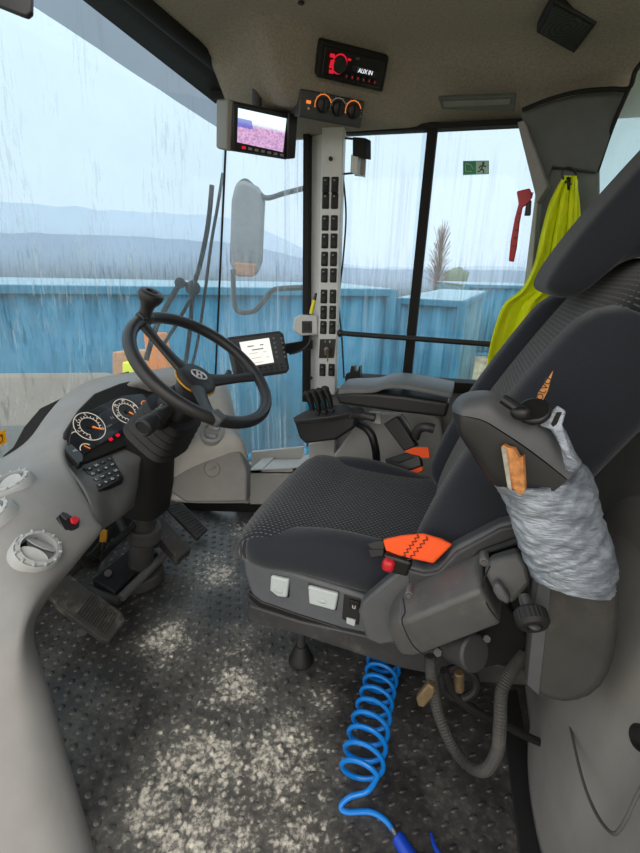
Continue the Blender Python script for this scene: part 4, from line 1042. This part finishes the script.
# back shell
# label tag
lt = (PY(543, 392, .640), V((-.35, -1, .3)))
tgl = slab([(553, 370.5), (547.5, 391), (541, 404), (533, 405), (538, 393)], lt, .003, 'brand_tag', M['tagor'], seat, .0005)
part(tgl, 'orange triangular cloth tag')
tu2 = (PP(549, 379, lt)-PP(538, 401, lt)).normalized(); text('VOLVO', .012, PP(543, 391.5, lt)+lt[1]*.001, tu2, V((0, -1, 0)).cross(tu2), M['black'], seat)
# base housing
sbp = (V((0, .708, .35)), V((0, -1, .12)))
part(slab([(241, 556), (300, 574), (362, 594), (372, 600), (400, 650), (385, 652), (300, 622), (262, 607), (251, 597), (244, 575)], sbp, .48, 'seat_base', mat('seat_base_grey', (88, 91, 97), .5), seat, .010, 3), 'blue grey plastic seat base')
for pix in ([(271, 573), (290, 577), (290, 598), (279, 596), (270, 590)], [(308, 582), (340, 591), (337, 611), (309, 603)]):
    slab(pix, sbp, .01, 'button_recess', M['black'], seat, .004, lift=.002)
for pix in ([(272, 574), (290, 578), (288, 596), (279, 595), (271, 589)], [(309, 584), (339, 592), (336, 609), (310, 602)]):
    bt = slab(pix, sbp, .012, 'adjuster_button', M['pale'], seat, .004, 3, lift=.008)
    cx = sum(p[0] for p in pix)/len(pix); cy = sum(p[1] for p in pix)/len(pix)
    finish('finger_dimple', MB().ball(PP(cx, cy+2, sbp)+V((0, -.009, 0)), .010, (1, .15, .5)), M['pale'], bt)
slab([(249, 591), (262, 601), (300, 614), (386, 641), (388, 651), (300, 624), (262, 608), (250, 598)], sbp, .01, 'lower_bellows', M['black'], seat, .002, lift=.004)
slab([(344, 594), (361, 599), (359, 625), (342, 619)], sbp, .01, 'switch_plate', M['rubber'], seat, .002, lift=.002)
slab([(350, 598), (360, 601), (359, 609), (350, 606)], sbp, .006, 'switch', M['black'], seat, .001, lift=.006)
text('u', .018, PP(355, 603.5, sbp)+V((0, -.009, 0)), X, Z, M['mark'], seat)
slab([(347, 616.5), (356, 619), (355, 625), (347, 622)], sbp, .006, 'switch', M['pale'], seat, .001, lift=.005)
slab([(252, 598), (262, 606), (390, 650), (392, 660), (262, 619), (252, 612)], (V((0, .725, 0)), NY), .40, 'bellows_skirt', M['black'], seat, .003)
# platform plate
pf = thing('seat_platform', 'dark steel platform plate carrying the seat with a bolted underside', 'seat platform', (-.1, .9, .15))
pfp = (V((0, .69, 0)), NY)
slab([(247, 612), (249, 606), (300, 622), (530, 672), (532, 686), (470, 682), (400, 668), (300, 635), (250, 623)], pfp, .50, 'plate', M['iron'], pf, .003)
finish('pedestal', MB().box((.03, 1.08, .09), (.30, .24, .18)), M['blackm'], pf, .01)
ft = thing('support_foot', 'black support rod with conical rubber foot under the seat platform', 'foot', PZ(300, 668, 0))
fp = PZ(301, 660, 0)
finish('rod', MB().cyl(fp+V((0, 0, .05)), V((fp.x, fp.y, .19)), .011), M['iron'], ft)
finish('cone', MB().lathe(fp, Z, [(.034, 0), (.034, .006), (.030, .012), (.018, .048), (.014, .052), (0, .052)]), M['rubber'], ft)
# seat belt parts near
bk = thing('seat_belt_buckle', 'black seat belt buckle with red release button on orange webbing', 'seat belt', PY(400, 560, .66))
bp_ = (PY(410, 550, .655), V((-.2, -1, .35)))
slab([(382, 540), (400, 536), (422, 534), (440, 539), (452, 545), (443, 554), (433, 564), (410, 559), (386, 553)], bp_, .012, 'webbing', M['orange'], bk, .004, 3)
slab([(366, 544), (382, 540), (384, 545), (384, 554), (370, 558), (368, 555), (377, 552), (370, 549)], bp_, .016, 'latch_tongue', M['black'], bk, .002)
slab([(368, 549), (384, 549), (384, 556), (371, 558)], bp_, .006, 'latch_tongue', M['rubber'], bk, .002, lift=.003)
g = MB(); bpn = bp_[1].normalized()
for y0 in (0, 1):
    a = (403, 557) if y0 == 0 else (409, 560); b = (419, 535) if y0 == 0 else (428, 537); pts = []
    for k in range(13):
        t = k/12; d = 1.6 if k % 2 else -1.6
        pts.append(PP(lerp(a[0], b[0], t)+d, lerp(a[1], b[1], t)+d*.4, bp_)+bpn*.0015)
    g.tube(pts, .0011, 5, sub=0)
finish('stitching', g, M['black'], bk)
g = MB(); c = PY(389, 563, .64); finish('buckle_body', MB().box(PY(397, 563, .655), (.05, .022, .034), Matrix.Rotation(.1, 3, 'Y')), M['black'], bk, .006, 3)
finish('release_button', MB().box(PY(389, 563, .648), (.022, .030, .024), Matrix.Rotation(.1, 3, 'Y')), M['red'], bk, .008, 3)
# ============================================================ NEAR ARMREST ASSEMBLY
# link bracket on the seat side
br = thing('armrest_bracket', 'dark grey cast bracket arm curving up behind the actuator box', 'bracket', PY(440, 620, .62))
def yp(v, n=(0, -1, .15)): return (V((0, v, 1-.4))if 0 else V((0, v, .5)), V(n))
slab([(358, 612), (362, 602), (395, 574), (410, 566), (425, 571), (436, 570), (445, 560), (452, 549), (500, 524), (530, 516), (538, 530), (520, 545), (470, 560), (440, 600), (420, 640), (380, 646), (366, 640)], yp(.645), .035, 'arm', M['armgrey'], br, .006, 3)
slab([(408, 570), (424, 574), (438, 572), (456, 553), (500, 529), (524, 524), (528, 534), (480, 552), (445, 590), (410, 600)], yp(.637), .01, 'inner_rib', M['iron'], br, .004)
slab([(478, 548), (492, 545), (505, 600), (530, 640), (520, 660), (470, 672), (450, 640)], yp(.66), .03, 'rear_plate', M['blackm'], br, .004)
M['abox'] = mat('actuator_grey', (90, 90, 91), .5, metal=.1, var=.15, dust=.2)
# actuator box
ab = thing('armrest_actuator_box', 'dark grey bolted actuator box below the taped armrest', 'actuator box', PY(440, 660, .57))
def sec5(t, r, b_):
    T, R_2, B_2 = PY(*t), PY(*r), PY(*b_)
    return [V((T.x+.01, .67, T.z)), T, R_2, B_2, V((B_2.x+.01, .66, B_2.z+.005))]
finish('body', MB().loft([sec5((400, 597, .612), (399, 623, .566), (413, 657, .575)), sec5((408, 594, .612), (409, 620, .562), (425, 654, .572)), sec5((478, 565, .612), (481, 590, .562), (501, 625, .572))]), M['abox'], ab, .007, 3)
finish('end_cap', MB().loft([sec5((390, 608, .63), (387, 626, .60), (397, 650, .60)), sec5((396, 600, .615), (391, 624, .58), (403, 656, .585)), sec5((402, 596.5, .610), (401, 622.5, .564), (416, 657, .573))]), M['abox'], ab, .006, 3)
slab([(491, 560), (519, 552), (527, 565), (532, 584), (512, 605), (505, 600), (492, 588), (484, 572)], (PY(505, 580, .585), V((-.1, -1, .4))), .045, 'end_cover', M['abox'], ab, .007, 3)
g = MB(); 
for path in ([(403, 598), (405, 612), (402, 622), (412, 644), (424, 655)], [(490, 566), (484, 580), (483, 592), (489, 608), (500, 622)]):
    finish('seam', MB().tube([PP(x, y, (PY(450, 620, .560), V((-.1, -1, .3)))) for x, y in path], .0012, 6), M['blackm'], ab)
slab([(493, 585), (499, 583), (511, 600), (508, 606), (498, 600), (493, 592)], (PY(500, 592, .560), V((-.1, -1, .2))), .02, 'latch', M['armgrey'], ab, .004)
for (x, y, yy) in ((484, 562, .56), (409, 594.5, .57)):
    c = PY(x, y, yy); bo = finish('bolt', MB().cyl(c+V((0, .02, 0)), c+V((0, -.003, .001)), .007, seg=6), M['abox'], ab, .001)
    finish('bolt_head', MB().cyl(c, c+V((0, -.006, .002)), .0035), M['iron'], bo)
tagk = thing('clamp_knob', 'round knurled black knob with metal stud beside the actuator box', 'knob', PY(528, 625, .54))
kc = PY(529, 610, .53)
kn5 = V((.25, -.85, -.35)).normalized()
g = MB(); secs = []
u = kn5.orthogonal().normalized(); w = kn5.cross(u)
for h, r in ((0, .018), (.003, .0205), (.018, .0205), (.023, .017), (.023, .010), (.020, .009)):
    secs.append([kc+kn5*h+(u*math.cos(a)+w*math.sin(a))*r*(1+(.04 if k % 2 and .001 < h < .02 else 0)) for k, a in enumerate([2*math.pi*i/48 for i in range(48)])])
finish('knob_body', MB().loft(secs), M['rubber'], tagk, angle=25)
finish('centre_cap', MB().ball(kc+kn5*.020, .009, (1, 1, .5)), M['darkp'], tagk)
finish('stud', MB().cyl(PY(523, 604, .545), PY(521.5, 595.5, .545), .0042), M['metal'], tagk)
finish('shaft', MB().cyl(kc+kn5*.002, kc-kn5*.02, .007), M['iron'], tagk)
# lower fittings
mt_ = thing('adjuster_motor', 'short grey cylinder motor mounted under the actuator box', 'motor', PY(470, 665, .6))
finish('body', MB().cyl(PY(452, 642, .62), PY(476, 654, .585), .030, seg=28), M['darkp'], mt_, .004)
finish('bolt', MB().cyl(PY(488, 638, .62), PY(487, 639, .60), .006, seg=6), M['iron'], mt_)
finish('bolt', MB().cyl(PY(438, 652, .61), PY(437.5, 652.5, .59), .007, seg=6), M['iron'], mt_)
g = MB(); ring(g, PY(459, 683, .64), V((.2, -1, .2)), .030, .008, seg=36, rs=10)
tag(finish('hose_loop', g, M['rubber']), 'looped black hose hanging beneath the grey motor', 'hose')
tag(finish('brass_fitting', MB().cyl(PY(459, 690, .63), PY(459, 672, .63), .009), M['brass'], None, .002), 'small brass fitting inside the looped black hose', 'fitting')
blk = slab([(416, 699), (428, 684), (435, 689), (434, 697), (424, 708), (418, 707)], yp(.60), .014, 'steel_lug', M['brass'], None, .003)
tag(blk, 'corroded tan steel lug below the seat platform', 'lug')
c = PY(423.5, 699, .60); finish('lug_hole', MB().cyl(c+V((0, .001, 0)), c+V((0, -.002, 0)), .003), M['blackm'], blk)
def corr(k=70): return lambda t, i: 1+.10*(1 if i % 2 else -1)
tag(finish('corrugated_hose', MB().tube([PY(525, 655, .62), PY(514, 668, .60), (PY(502, 690, .57)), PY(500, 725, .55), PY(497, 752, .55), PY(485, 770, .55), PY(468, 765, .56), PY(452, 745, .575), PY(438, 712, .59), PY(432, 680, .60), PY(430, 656, .61)], .0095, 12, sub=22, rf=corr()), M['darkr'], angle=20), 'corrugated grey cable conduit looping down beside the seat', 'conduit')
tag(finish('black_hose', MB().tube([PY(444, 670, .62), PY(455, 695, .63), PY(478, 712, .64), PY(500, 722, .66), PY(530, 738, .68), PY(560, 750, .70)], .0075, 10), M['rubber']), 'smooth black hose crossing behind the corrugated conduit', 'hose')
# taped armrest
ar = thing('folded_armrest', 'black folded armrest bound with silver duct tape', 'armrest', PY(570, 700, .50))
prs = [((452, 406), (453, 416)), ((458, 399), (457, 425)), ((471, 394), (464, 438)), ((489, 393), (472, 451)), ((509, 400), (480, 465)), ((533, 412), (491, 479)), ((555, 430), (507, 487)), ((577, 455), (532, 493))]
ty = smooth([PY(*a, .56) for a, b in prs], 5); by = smooth([PY(*b, .56) for a, b in prs], 5)
def psec(a, b, i, up_):
    c = (a+b)/2; u = (a-b)/2; k = min(1, .25+i/10); out = []
    for j in range(48):
        q = 2*math.pi*j/48; cu_, su_ = math.cos(q), math.sin(q)
        s1 = math.copysign(abs(su_)**.75, su_); c1 = math.copysign(abs(cu_)**.65, cu_)
        h = s1
        h = max(h, .38) if up_ else min(h, .34)
        out.append(c+u*h*(1 if not up_ else 1.0)-Y*c1*.036*k*(1.0 if not up_ else 1.04)-Y*0+V((0, 0, 0)))
    return out
finish('pad', MB().loft([psec(a, b, i, False) for i, (a, b) in enumerate(zip(ty, by))]), M['arm'], ar, angle=50)
part(finish('pad_top', MB().loft([psec(a, b, i, True) for i, (a, b) in enumerate(zip(ty, by))]), M['armgrey'], ar, angle=50), 'lighter grey upper shell of the armrest')
cv_pl = (PY(575, 640, .545), V((-.1, -1, .05)))
slab([(536, 560), (619, 565), (620, 610), (619, 640), (616, 660), (610, 678), (602, 691), (591, 700), (579, 704.5), (566, 706), (553, 704), (541, 699), (532, 693), (525, 684), (528, 650), (531, 610)], cv_pl, .075, 'lower_cover', M['darkr'], ar, .014, 5, angle=60)
slab([(540, 575), (552, 578), (539, 695), (527, 684), (534, 612)], cv_pl, .004, 'cover_edge', M['armgrey'], ar, .001, lift=.0015)
axs = [((494, 482), (580, 463)), ((504, 503), (594, 487)), ((513, 525), (600, 515)), ((521, 545), (611, 543)), ((529, 560), (616, 557)), ((532, 573), (618, 577))]
La = smooth([PY(*a, .56) for a, b in axs], 14); Ra = smooth([PY(*b, .575) for a, b in axs], 14)
secs = []
for i, (l, r) in enumerate(zip(La, Ra)):
    c = (l+r)/2; w = (r-l)/2; s = i/(len(La)-1); r_ = []
    for k in range(72):
        a = 2*math.pi*k/72; sa = math.sin(a); ca = math.cos(a)
        d = w*math.copysign(abs(ca)**.85, ca)+Y*(math.copysign(abs(sa)**.85, sa)*.047)
        f1 = abs(noise.noise(V((s*10+ca*1.6, sa*1.2, 3))))*1.2; f2 = abs(noise.noise(V((s*15-ca*4, sa*2, 9))))
        r_.append(c+d*(1+.05-(.11*f1+.07*f2))+V((0, 0, .006*math.sin(a*2+s*6))))
    secs.append(r_)
part(finish('tape_wrap', MB().loft(secs), M['tape'], ar, angle=80), 'crinkled silver duct tape sleeve')
fl = (PY(556, 430, .525), V((-.3, -1, .4)))
slab([(539, 425), (547, 417), (557, 405), (566, 411), (562, 424), (572, 456), (580, 464), (566, 458), (552, 430)], fl, .008, 'tape_flap', M['tape'], ar, .002, 3)
slab([(541, 432), (551, 419), (563, 424), (574, 450), (584, 466), (568, 476), (556, 456)], (PY(560, 445, .535), V((-.3, -1, .4))), .03, 'tape_flap', M['tape'], ar, .008, 3)
slab([(551, 424), (557, 412), (562, 412), (557, 424), (553, 427)], fl, .001, 'tape_slit', M['blackm'], ar, lift=.0008)
finish('adjust_lever', MB().tube([PY(503, 399, .52), PY(512, 405, .515), PY(520, 411, .51)], .006, 10).ball(PY(521, 413, .51), .0095, (1.2, 1, .9)), M['black'], ar)
finish('lever_wheel', MB().cyl(PY(534, 414, .53), PY(534, 409, .525), .018, seg=28), M['black'], ar, .003)
wdp = (PY(512, 470, .505), V((-.3, -1, .1)))
wdn = V(wdp[1]).normalized()
wo = slab([(501, 447), (503, 445), (508, 448), (514, 449), (519, 458), (523, 456), (525, 491), (521, 496), (509, 486)], wdp, .012, 'wood_splint', M['wood'], None, .001)
tag(wo, 'broken strip of wood tucked under the duct tape', 'wood strip')
slab([(501.5, 447), (507, 449), (512, 490), (508, 487)], wdp, .003, 'painted_face', M['woodface'], wo, lift=.002)
# ============================================================ FAR ARMREST + JOYSTICK BOX
fa = thing('padded_armrest', 'grey padded armrest on the far side of the seat', 'armrest', PY(390, 420, 1.27))
fp1 = (V((0, 1.215, 0)), NY)
slab([(336, 394), (345, 392), (375, 393), (405, 396), (450, 403), (446, 418), (400, 413), (364, 408), (338, 404)], fp1, .10, 'pad', M['arm'], fa, .010, 4)
rows = []
top = smooth([V((338, 391, 0)), V((350, 390, 0)), V((372, 389.5, 0)), V((386, 385.5, 0)), V((402, 385.5, 0)), V((428, 390, 0)), V((452, 395, 0))], 4)
bot = [(0, .0)]
g = MB()
a_ = [PY(q.x, q.y+4, 1.205) for q in top]; 
secs = []
for p in a_:
    secs.append([p, p+V((0, 0, .014)), p+V((0, .02, .022)), p+V((0, .11, .024)), p+V((0, .135, .012)), p+V((0, .135, -.004))])
part(finish('pad_top', MB().loft(secs), mat('armrest_top', (104, 107, 110), .5), fa, .003), 'lighter grey pad top')
jb = thing('lever_box', 'black control box with a row of small finger levers', 'control box', PY(325, 444, 1.22))
jp = (V((0, 1.20, 0)), V((-.1, -1, .1)))
slab([(293, 419), (330, 414), (352, 411), (356, 416), (354, 428), (336, 440), (305, 444), (299, 438)], jp, .10, 'body', M['arm'], jb, .008, 3)
slab([(293, 417), (310, 408), (347, 403), (356, 412), (330, 417), (295, 421)], (PY(325, 413, 1.24), V((0, -.45, .9))), .02, 'top_plate', M['darkp'], jb, .003)
for k, (x, y) in enumerate(((307, 391), (313, 389), (319, 388), (325, 386))):
    b0 = PY(x+6, y+22, 1.25); t0 = PY(x, y+3, 1.25)
    lv = finish('finger_lever', MB().tube([b0, lerp(b0, t0, .5)+V((.004, 0, 0)), t0], .010, 10, rf=lambda t, i: .8+.4*t), M['black'], jb)
    finish('lever_tip', MB().ball(t0, .014, (1, .8, .75)), M['rubber'], lv)
for k in range(3): finish('roller', MB().box(PY(318+k*7, 413-k*1.3, 1.235), (.014, .02, .012)), M['black'], jb, .003)
finish('support_tube', MB().tube([PY(350, 414, 1.25), PY(362, 415, 1.27), PY(375, 418, 1.27)], .013, 12), M['iron'], jb)
pb = thing('phone_bracket', 'small black bracket clip at the foot of the sliding window', 'bracket', PY(352, 385, 1.44))
slab([(344, 392), (346, 374), (350, 372), (351, 366), (354, 366), (355, 371), (358, 371), (359, 366), (360, 366), (361, 392)], (V((0, 1.43, 0)), NY), .03, 'clip', M['black'], pb, .001)
# side console below far armrest
sc3 = thing('side_console', 'light grey moulded side console below the far armrest', 'console', PY(380, 480, 1.32))
slab([(322, 470), (345, 440), (356, 425), (368, 412), (420, 412), (440, 420), (450, 500), (330, 500)], (V((0, 1.36, 0)), V((0, -1, .1))), .08, 'side_panel', M['far_lifted'], sc3, .01, 3)
slab([(308, 444), (335, 438), (334, 468), (309, 466)], (V((0, 1.42, 0)), NY), .03, 'upright', M['far_lifted'], sc3, .004)
slab([(372, 412), (380, 412), (381, 424), (373, 424)], (V((0, 1.33, 0)), NY), .01, 'catch', M['whitep'], sc3, .002)
tag(finish('thick_hose', MB().tube([PY(359, 424, 1.31), PY(368, 430, 1.29), PY(374, 442, 1.28), PY(377, 470, 1.28), PY(378, 560, 1.27)], .013, 12), M['black']), 'thick black hose curving down beside the far armrest', 'hose')
tag(slab([(383, 424), (396, 416), (398, 417), (416, 446), (404, 452)], (PY(400, 435, 1.255), V((-.3, -1, .2))), .03, 'black_case', M['black'], None, .004), 'slanted black plastic case beneath the far armrest', 'case')
tag(finish('grey_strut', MB().tube([PY(400, 415, 1.30), PY(408, 428, 1.29), PY(412, 440, 1.29)], .010, 10), M['panel']), 'grey strut beside the slanted black case', 'strut')
tag(finish('curved_lever', MB().tube([PY(415, 438, 1.27), PY(418, 430, 1.26), PY(425, 427, 1.25), PY(434, 429, 1.25)], .014, 12), M['iron']), 'curved dark grey lever right of the grey strut', 'lever')
fb_ = thing('belt_buckle', 'far seat belt buckle with orange strap between seat and console', 'seat belt', PY(405, 470, 1.24))
fbp = (PY(405, 460, 1.215), V((-.3, -1, .4)))
slab([(404, 451), (414, 447), (428, 447), (430, 458), (418, 458), (408, 453)], fbp, .008, 'webbing', M['orange'], fb_, .002)
slab([(385, 459), (405, 453), (420, 456), (422, 466), (398, 474), (388, 470)], fbp, .02, 'holder', M['black'], fb_, .003, lift=.004)
slab([(388, 460), (404, 455), (416, 457), (400, 463)], fbp, .004, 'holder_top', M['rubber'], fb_, .002, lift=.01)
slab([(402, 474), (422, 466), (423, 471), (404, 478)], fbp, .008, 'webbing', M['orange'], fb_, .002)
# fill panel behind seat, low
# ============================================================ COILED AIR HOSE
ah = thing('coiled_air_hose', 'bright blue coiled air hose lying on the floor', 'hose', PZ(365, 740, 0))
A_ = PZ(379, 668, 0)+V((0, .09, .046)); B_ = PZ(362, 795, 0)+V((0, .0, .048))
turns = 12.4; pts = []; N = int(turns*26)
dax = (B_-A_).normalized(); sx2 = dax.cross(Z).normalized()
for i in range(N+1):
    t = i/N; a = 2*math.pi*turns*t; tt = t**1.12
    r = .040+.002*math.sin(t*9)
    pts.append(lerp(A_, B_, tt)+sx2*r*math.cos(a)+Z*r*math.sin(a)*.92+V((.006*math.sin(t*5), 0, 0)))
finish('coil', MB().tube(pts, .0052, 10, sub=0), M['blue'], ah)
endp = pts[-1]
tail = [endp, PZ(368, 791, .03), PZ(350, 797, .02), PZ(341, 806, .008), PZ(347, 812, .006), PZ(370, 812, .006), PZ(385, 820, .006), PZ(394, 832, .008), PZ(397, 838, .010)]
finish('tail', MB().tube(tail, .0052, 10, sub=8), M['blue'], ah)
ag = thing('air_gun', 'dark blue air gun nozzle lying at the end of the coiled hose', 'air gun', PZ(410, 850, 0))
finish('handle', MB().cyl(PZ(397, 836, .014), PZ(418, 870, .014), .0125, .0145), M['blued'], ag, .003)
finish('connector', MB().cyl(PZ(393, 829, .011), PZ(398, 838, .012), .006), M['metal'], ag)
finish('trigger', MB().tube([PZ(431, 833, .01), PZ(434, 845, .012), PZ(440, 860, .014), PZ(430, 880, .014)], .006, 8, rf=lambda t, i: .4+.8*t), M['blued'], ag)
# ============================================================ LIGHT
w = bpy.data.worlds.new('world'); S.world = w; w.use_nodes = True; nt = w.node_tree; nt.nodes.clear()
tc = nt.nodes.new('ShaderNodeTexCoord'); sp = nt.nodes.new('ShaderNodeSeparateXYZ'); nt.links.new(tc.outputs['Generated'], sp.inputs[0])
rmp = nt.nodes.new('ShaderNodeValToRGB'); nt.links.new(sp.outputs[2], rmp.inputs[0])
rmp.color_ramp.elements[0].position = 0.0; rmp.color_ramp.elements[0].color = lin((204, 218, 230))
rmp.color_ramp.elements[1].position = .45; rmp.color_ramp.elements[1].color = lin((216, 232, 240))
nz = nt.nodes.new('ShaderNodeTexNoise'); nz.inputs['Scale'].default_value = 1.6; nt.links.new(tc.outputs['Generated'], nz.inputs[0])
mr_ = nt.nodes.new('ShaderNodeMapRange'); nt.links.new(sp.outputs[1], mr_.inputs[0])
for i, q in enumerate((.1, -.7, 1.0, 1.5)): mr_.inputs[i+1].default_value = q
bg = nt.nodes.new('ShaderNodeBackground'); mxw = nt.nodes.new('ShaderNodeMix'); mxw.data_type = 'RGBA'; mf = nt.nodes.new('ShaderNodeMapRange'); nt.links.new(sp.outputs[1], mf.inputs[0])
for i, q in enumerate((.15, -.35, 0.0, 1.0)): mf.inputs[i+1].default_value = q
nt.links.new(mf.outputs[0], mxw.inputs[0]); nt.links.new(rmp.outputs[0], mxw.inputs[6]); mxw.inputs[7].default_value = lin((238, 233, 226))
nt.links.new(mxw.outputs[2], bg.inputs[0]); nt.links.new(mr_.outputs[0], bg.inputs[1])
wo_ = nt.nodes.new('ShaderNodeOutputWorld'); nt.links.new(bg.outputs[0], wo_.inputs[0])
sn = bpy.data.lights.new('fill_sun', 'SUN'); sn.energy = .7; sn.angle = math.radians(50); sn.color = (1, .93, .84)  # soft fill lamp added from behind the camera to brighten the cab
so_ = bpy.data.objects.new('fill_sun', sn); COL.objects.link(so_)
so_.rotation_euler = (-V((.3, -.5, .9))).to_track_quat('-Z', 'Y').to_euler()
S.view_settings.view_transform = 'Standard'; S.view_settings.look = 'None'; S.view_settings.gamma = 1; S.view_settings.exposure = .58
S.view_settings.use_curve_mapping = False
for o in bpy.data.objects:
    if '_base' in o: del o['_base']
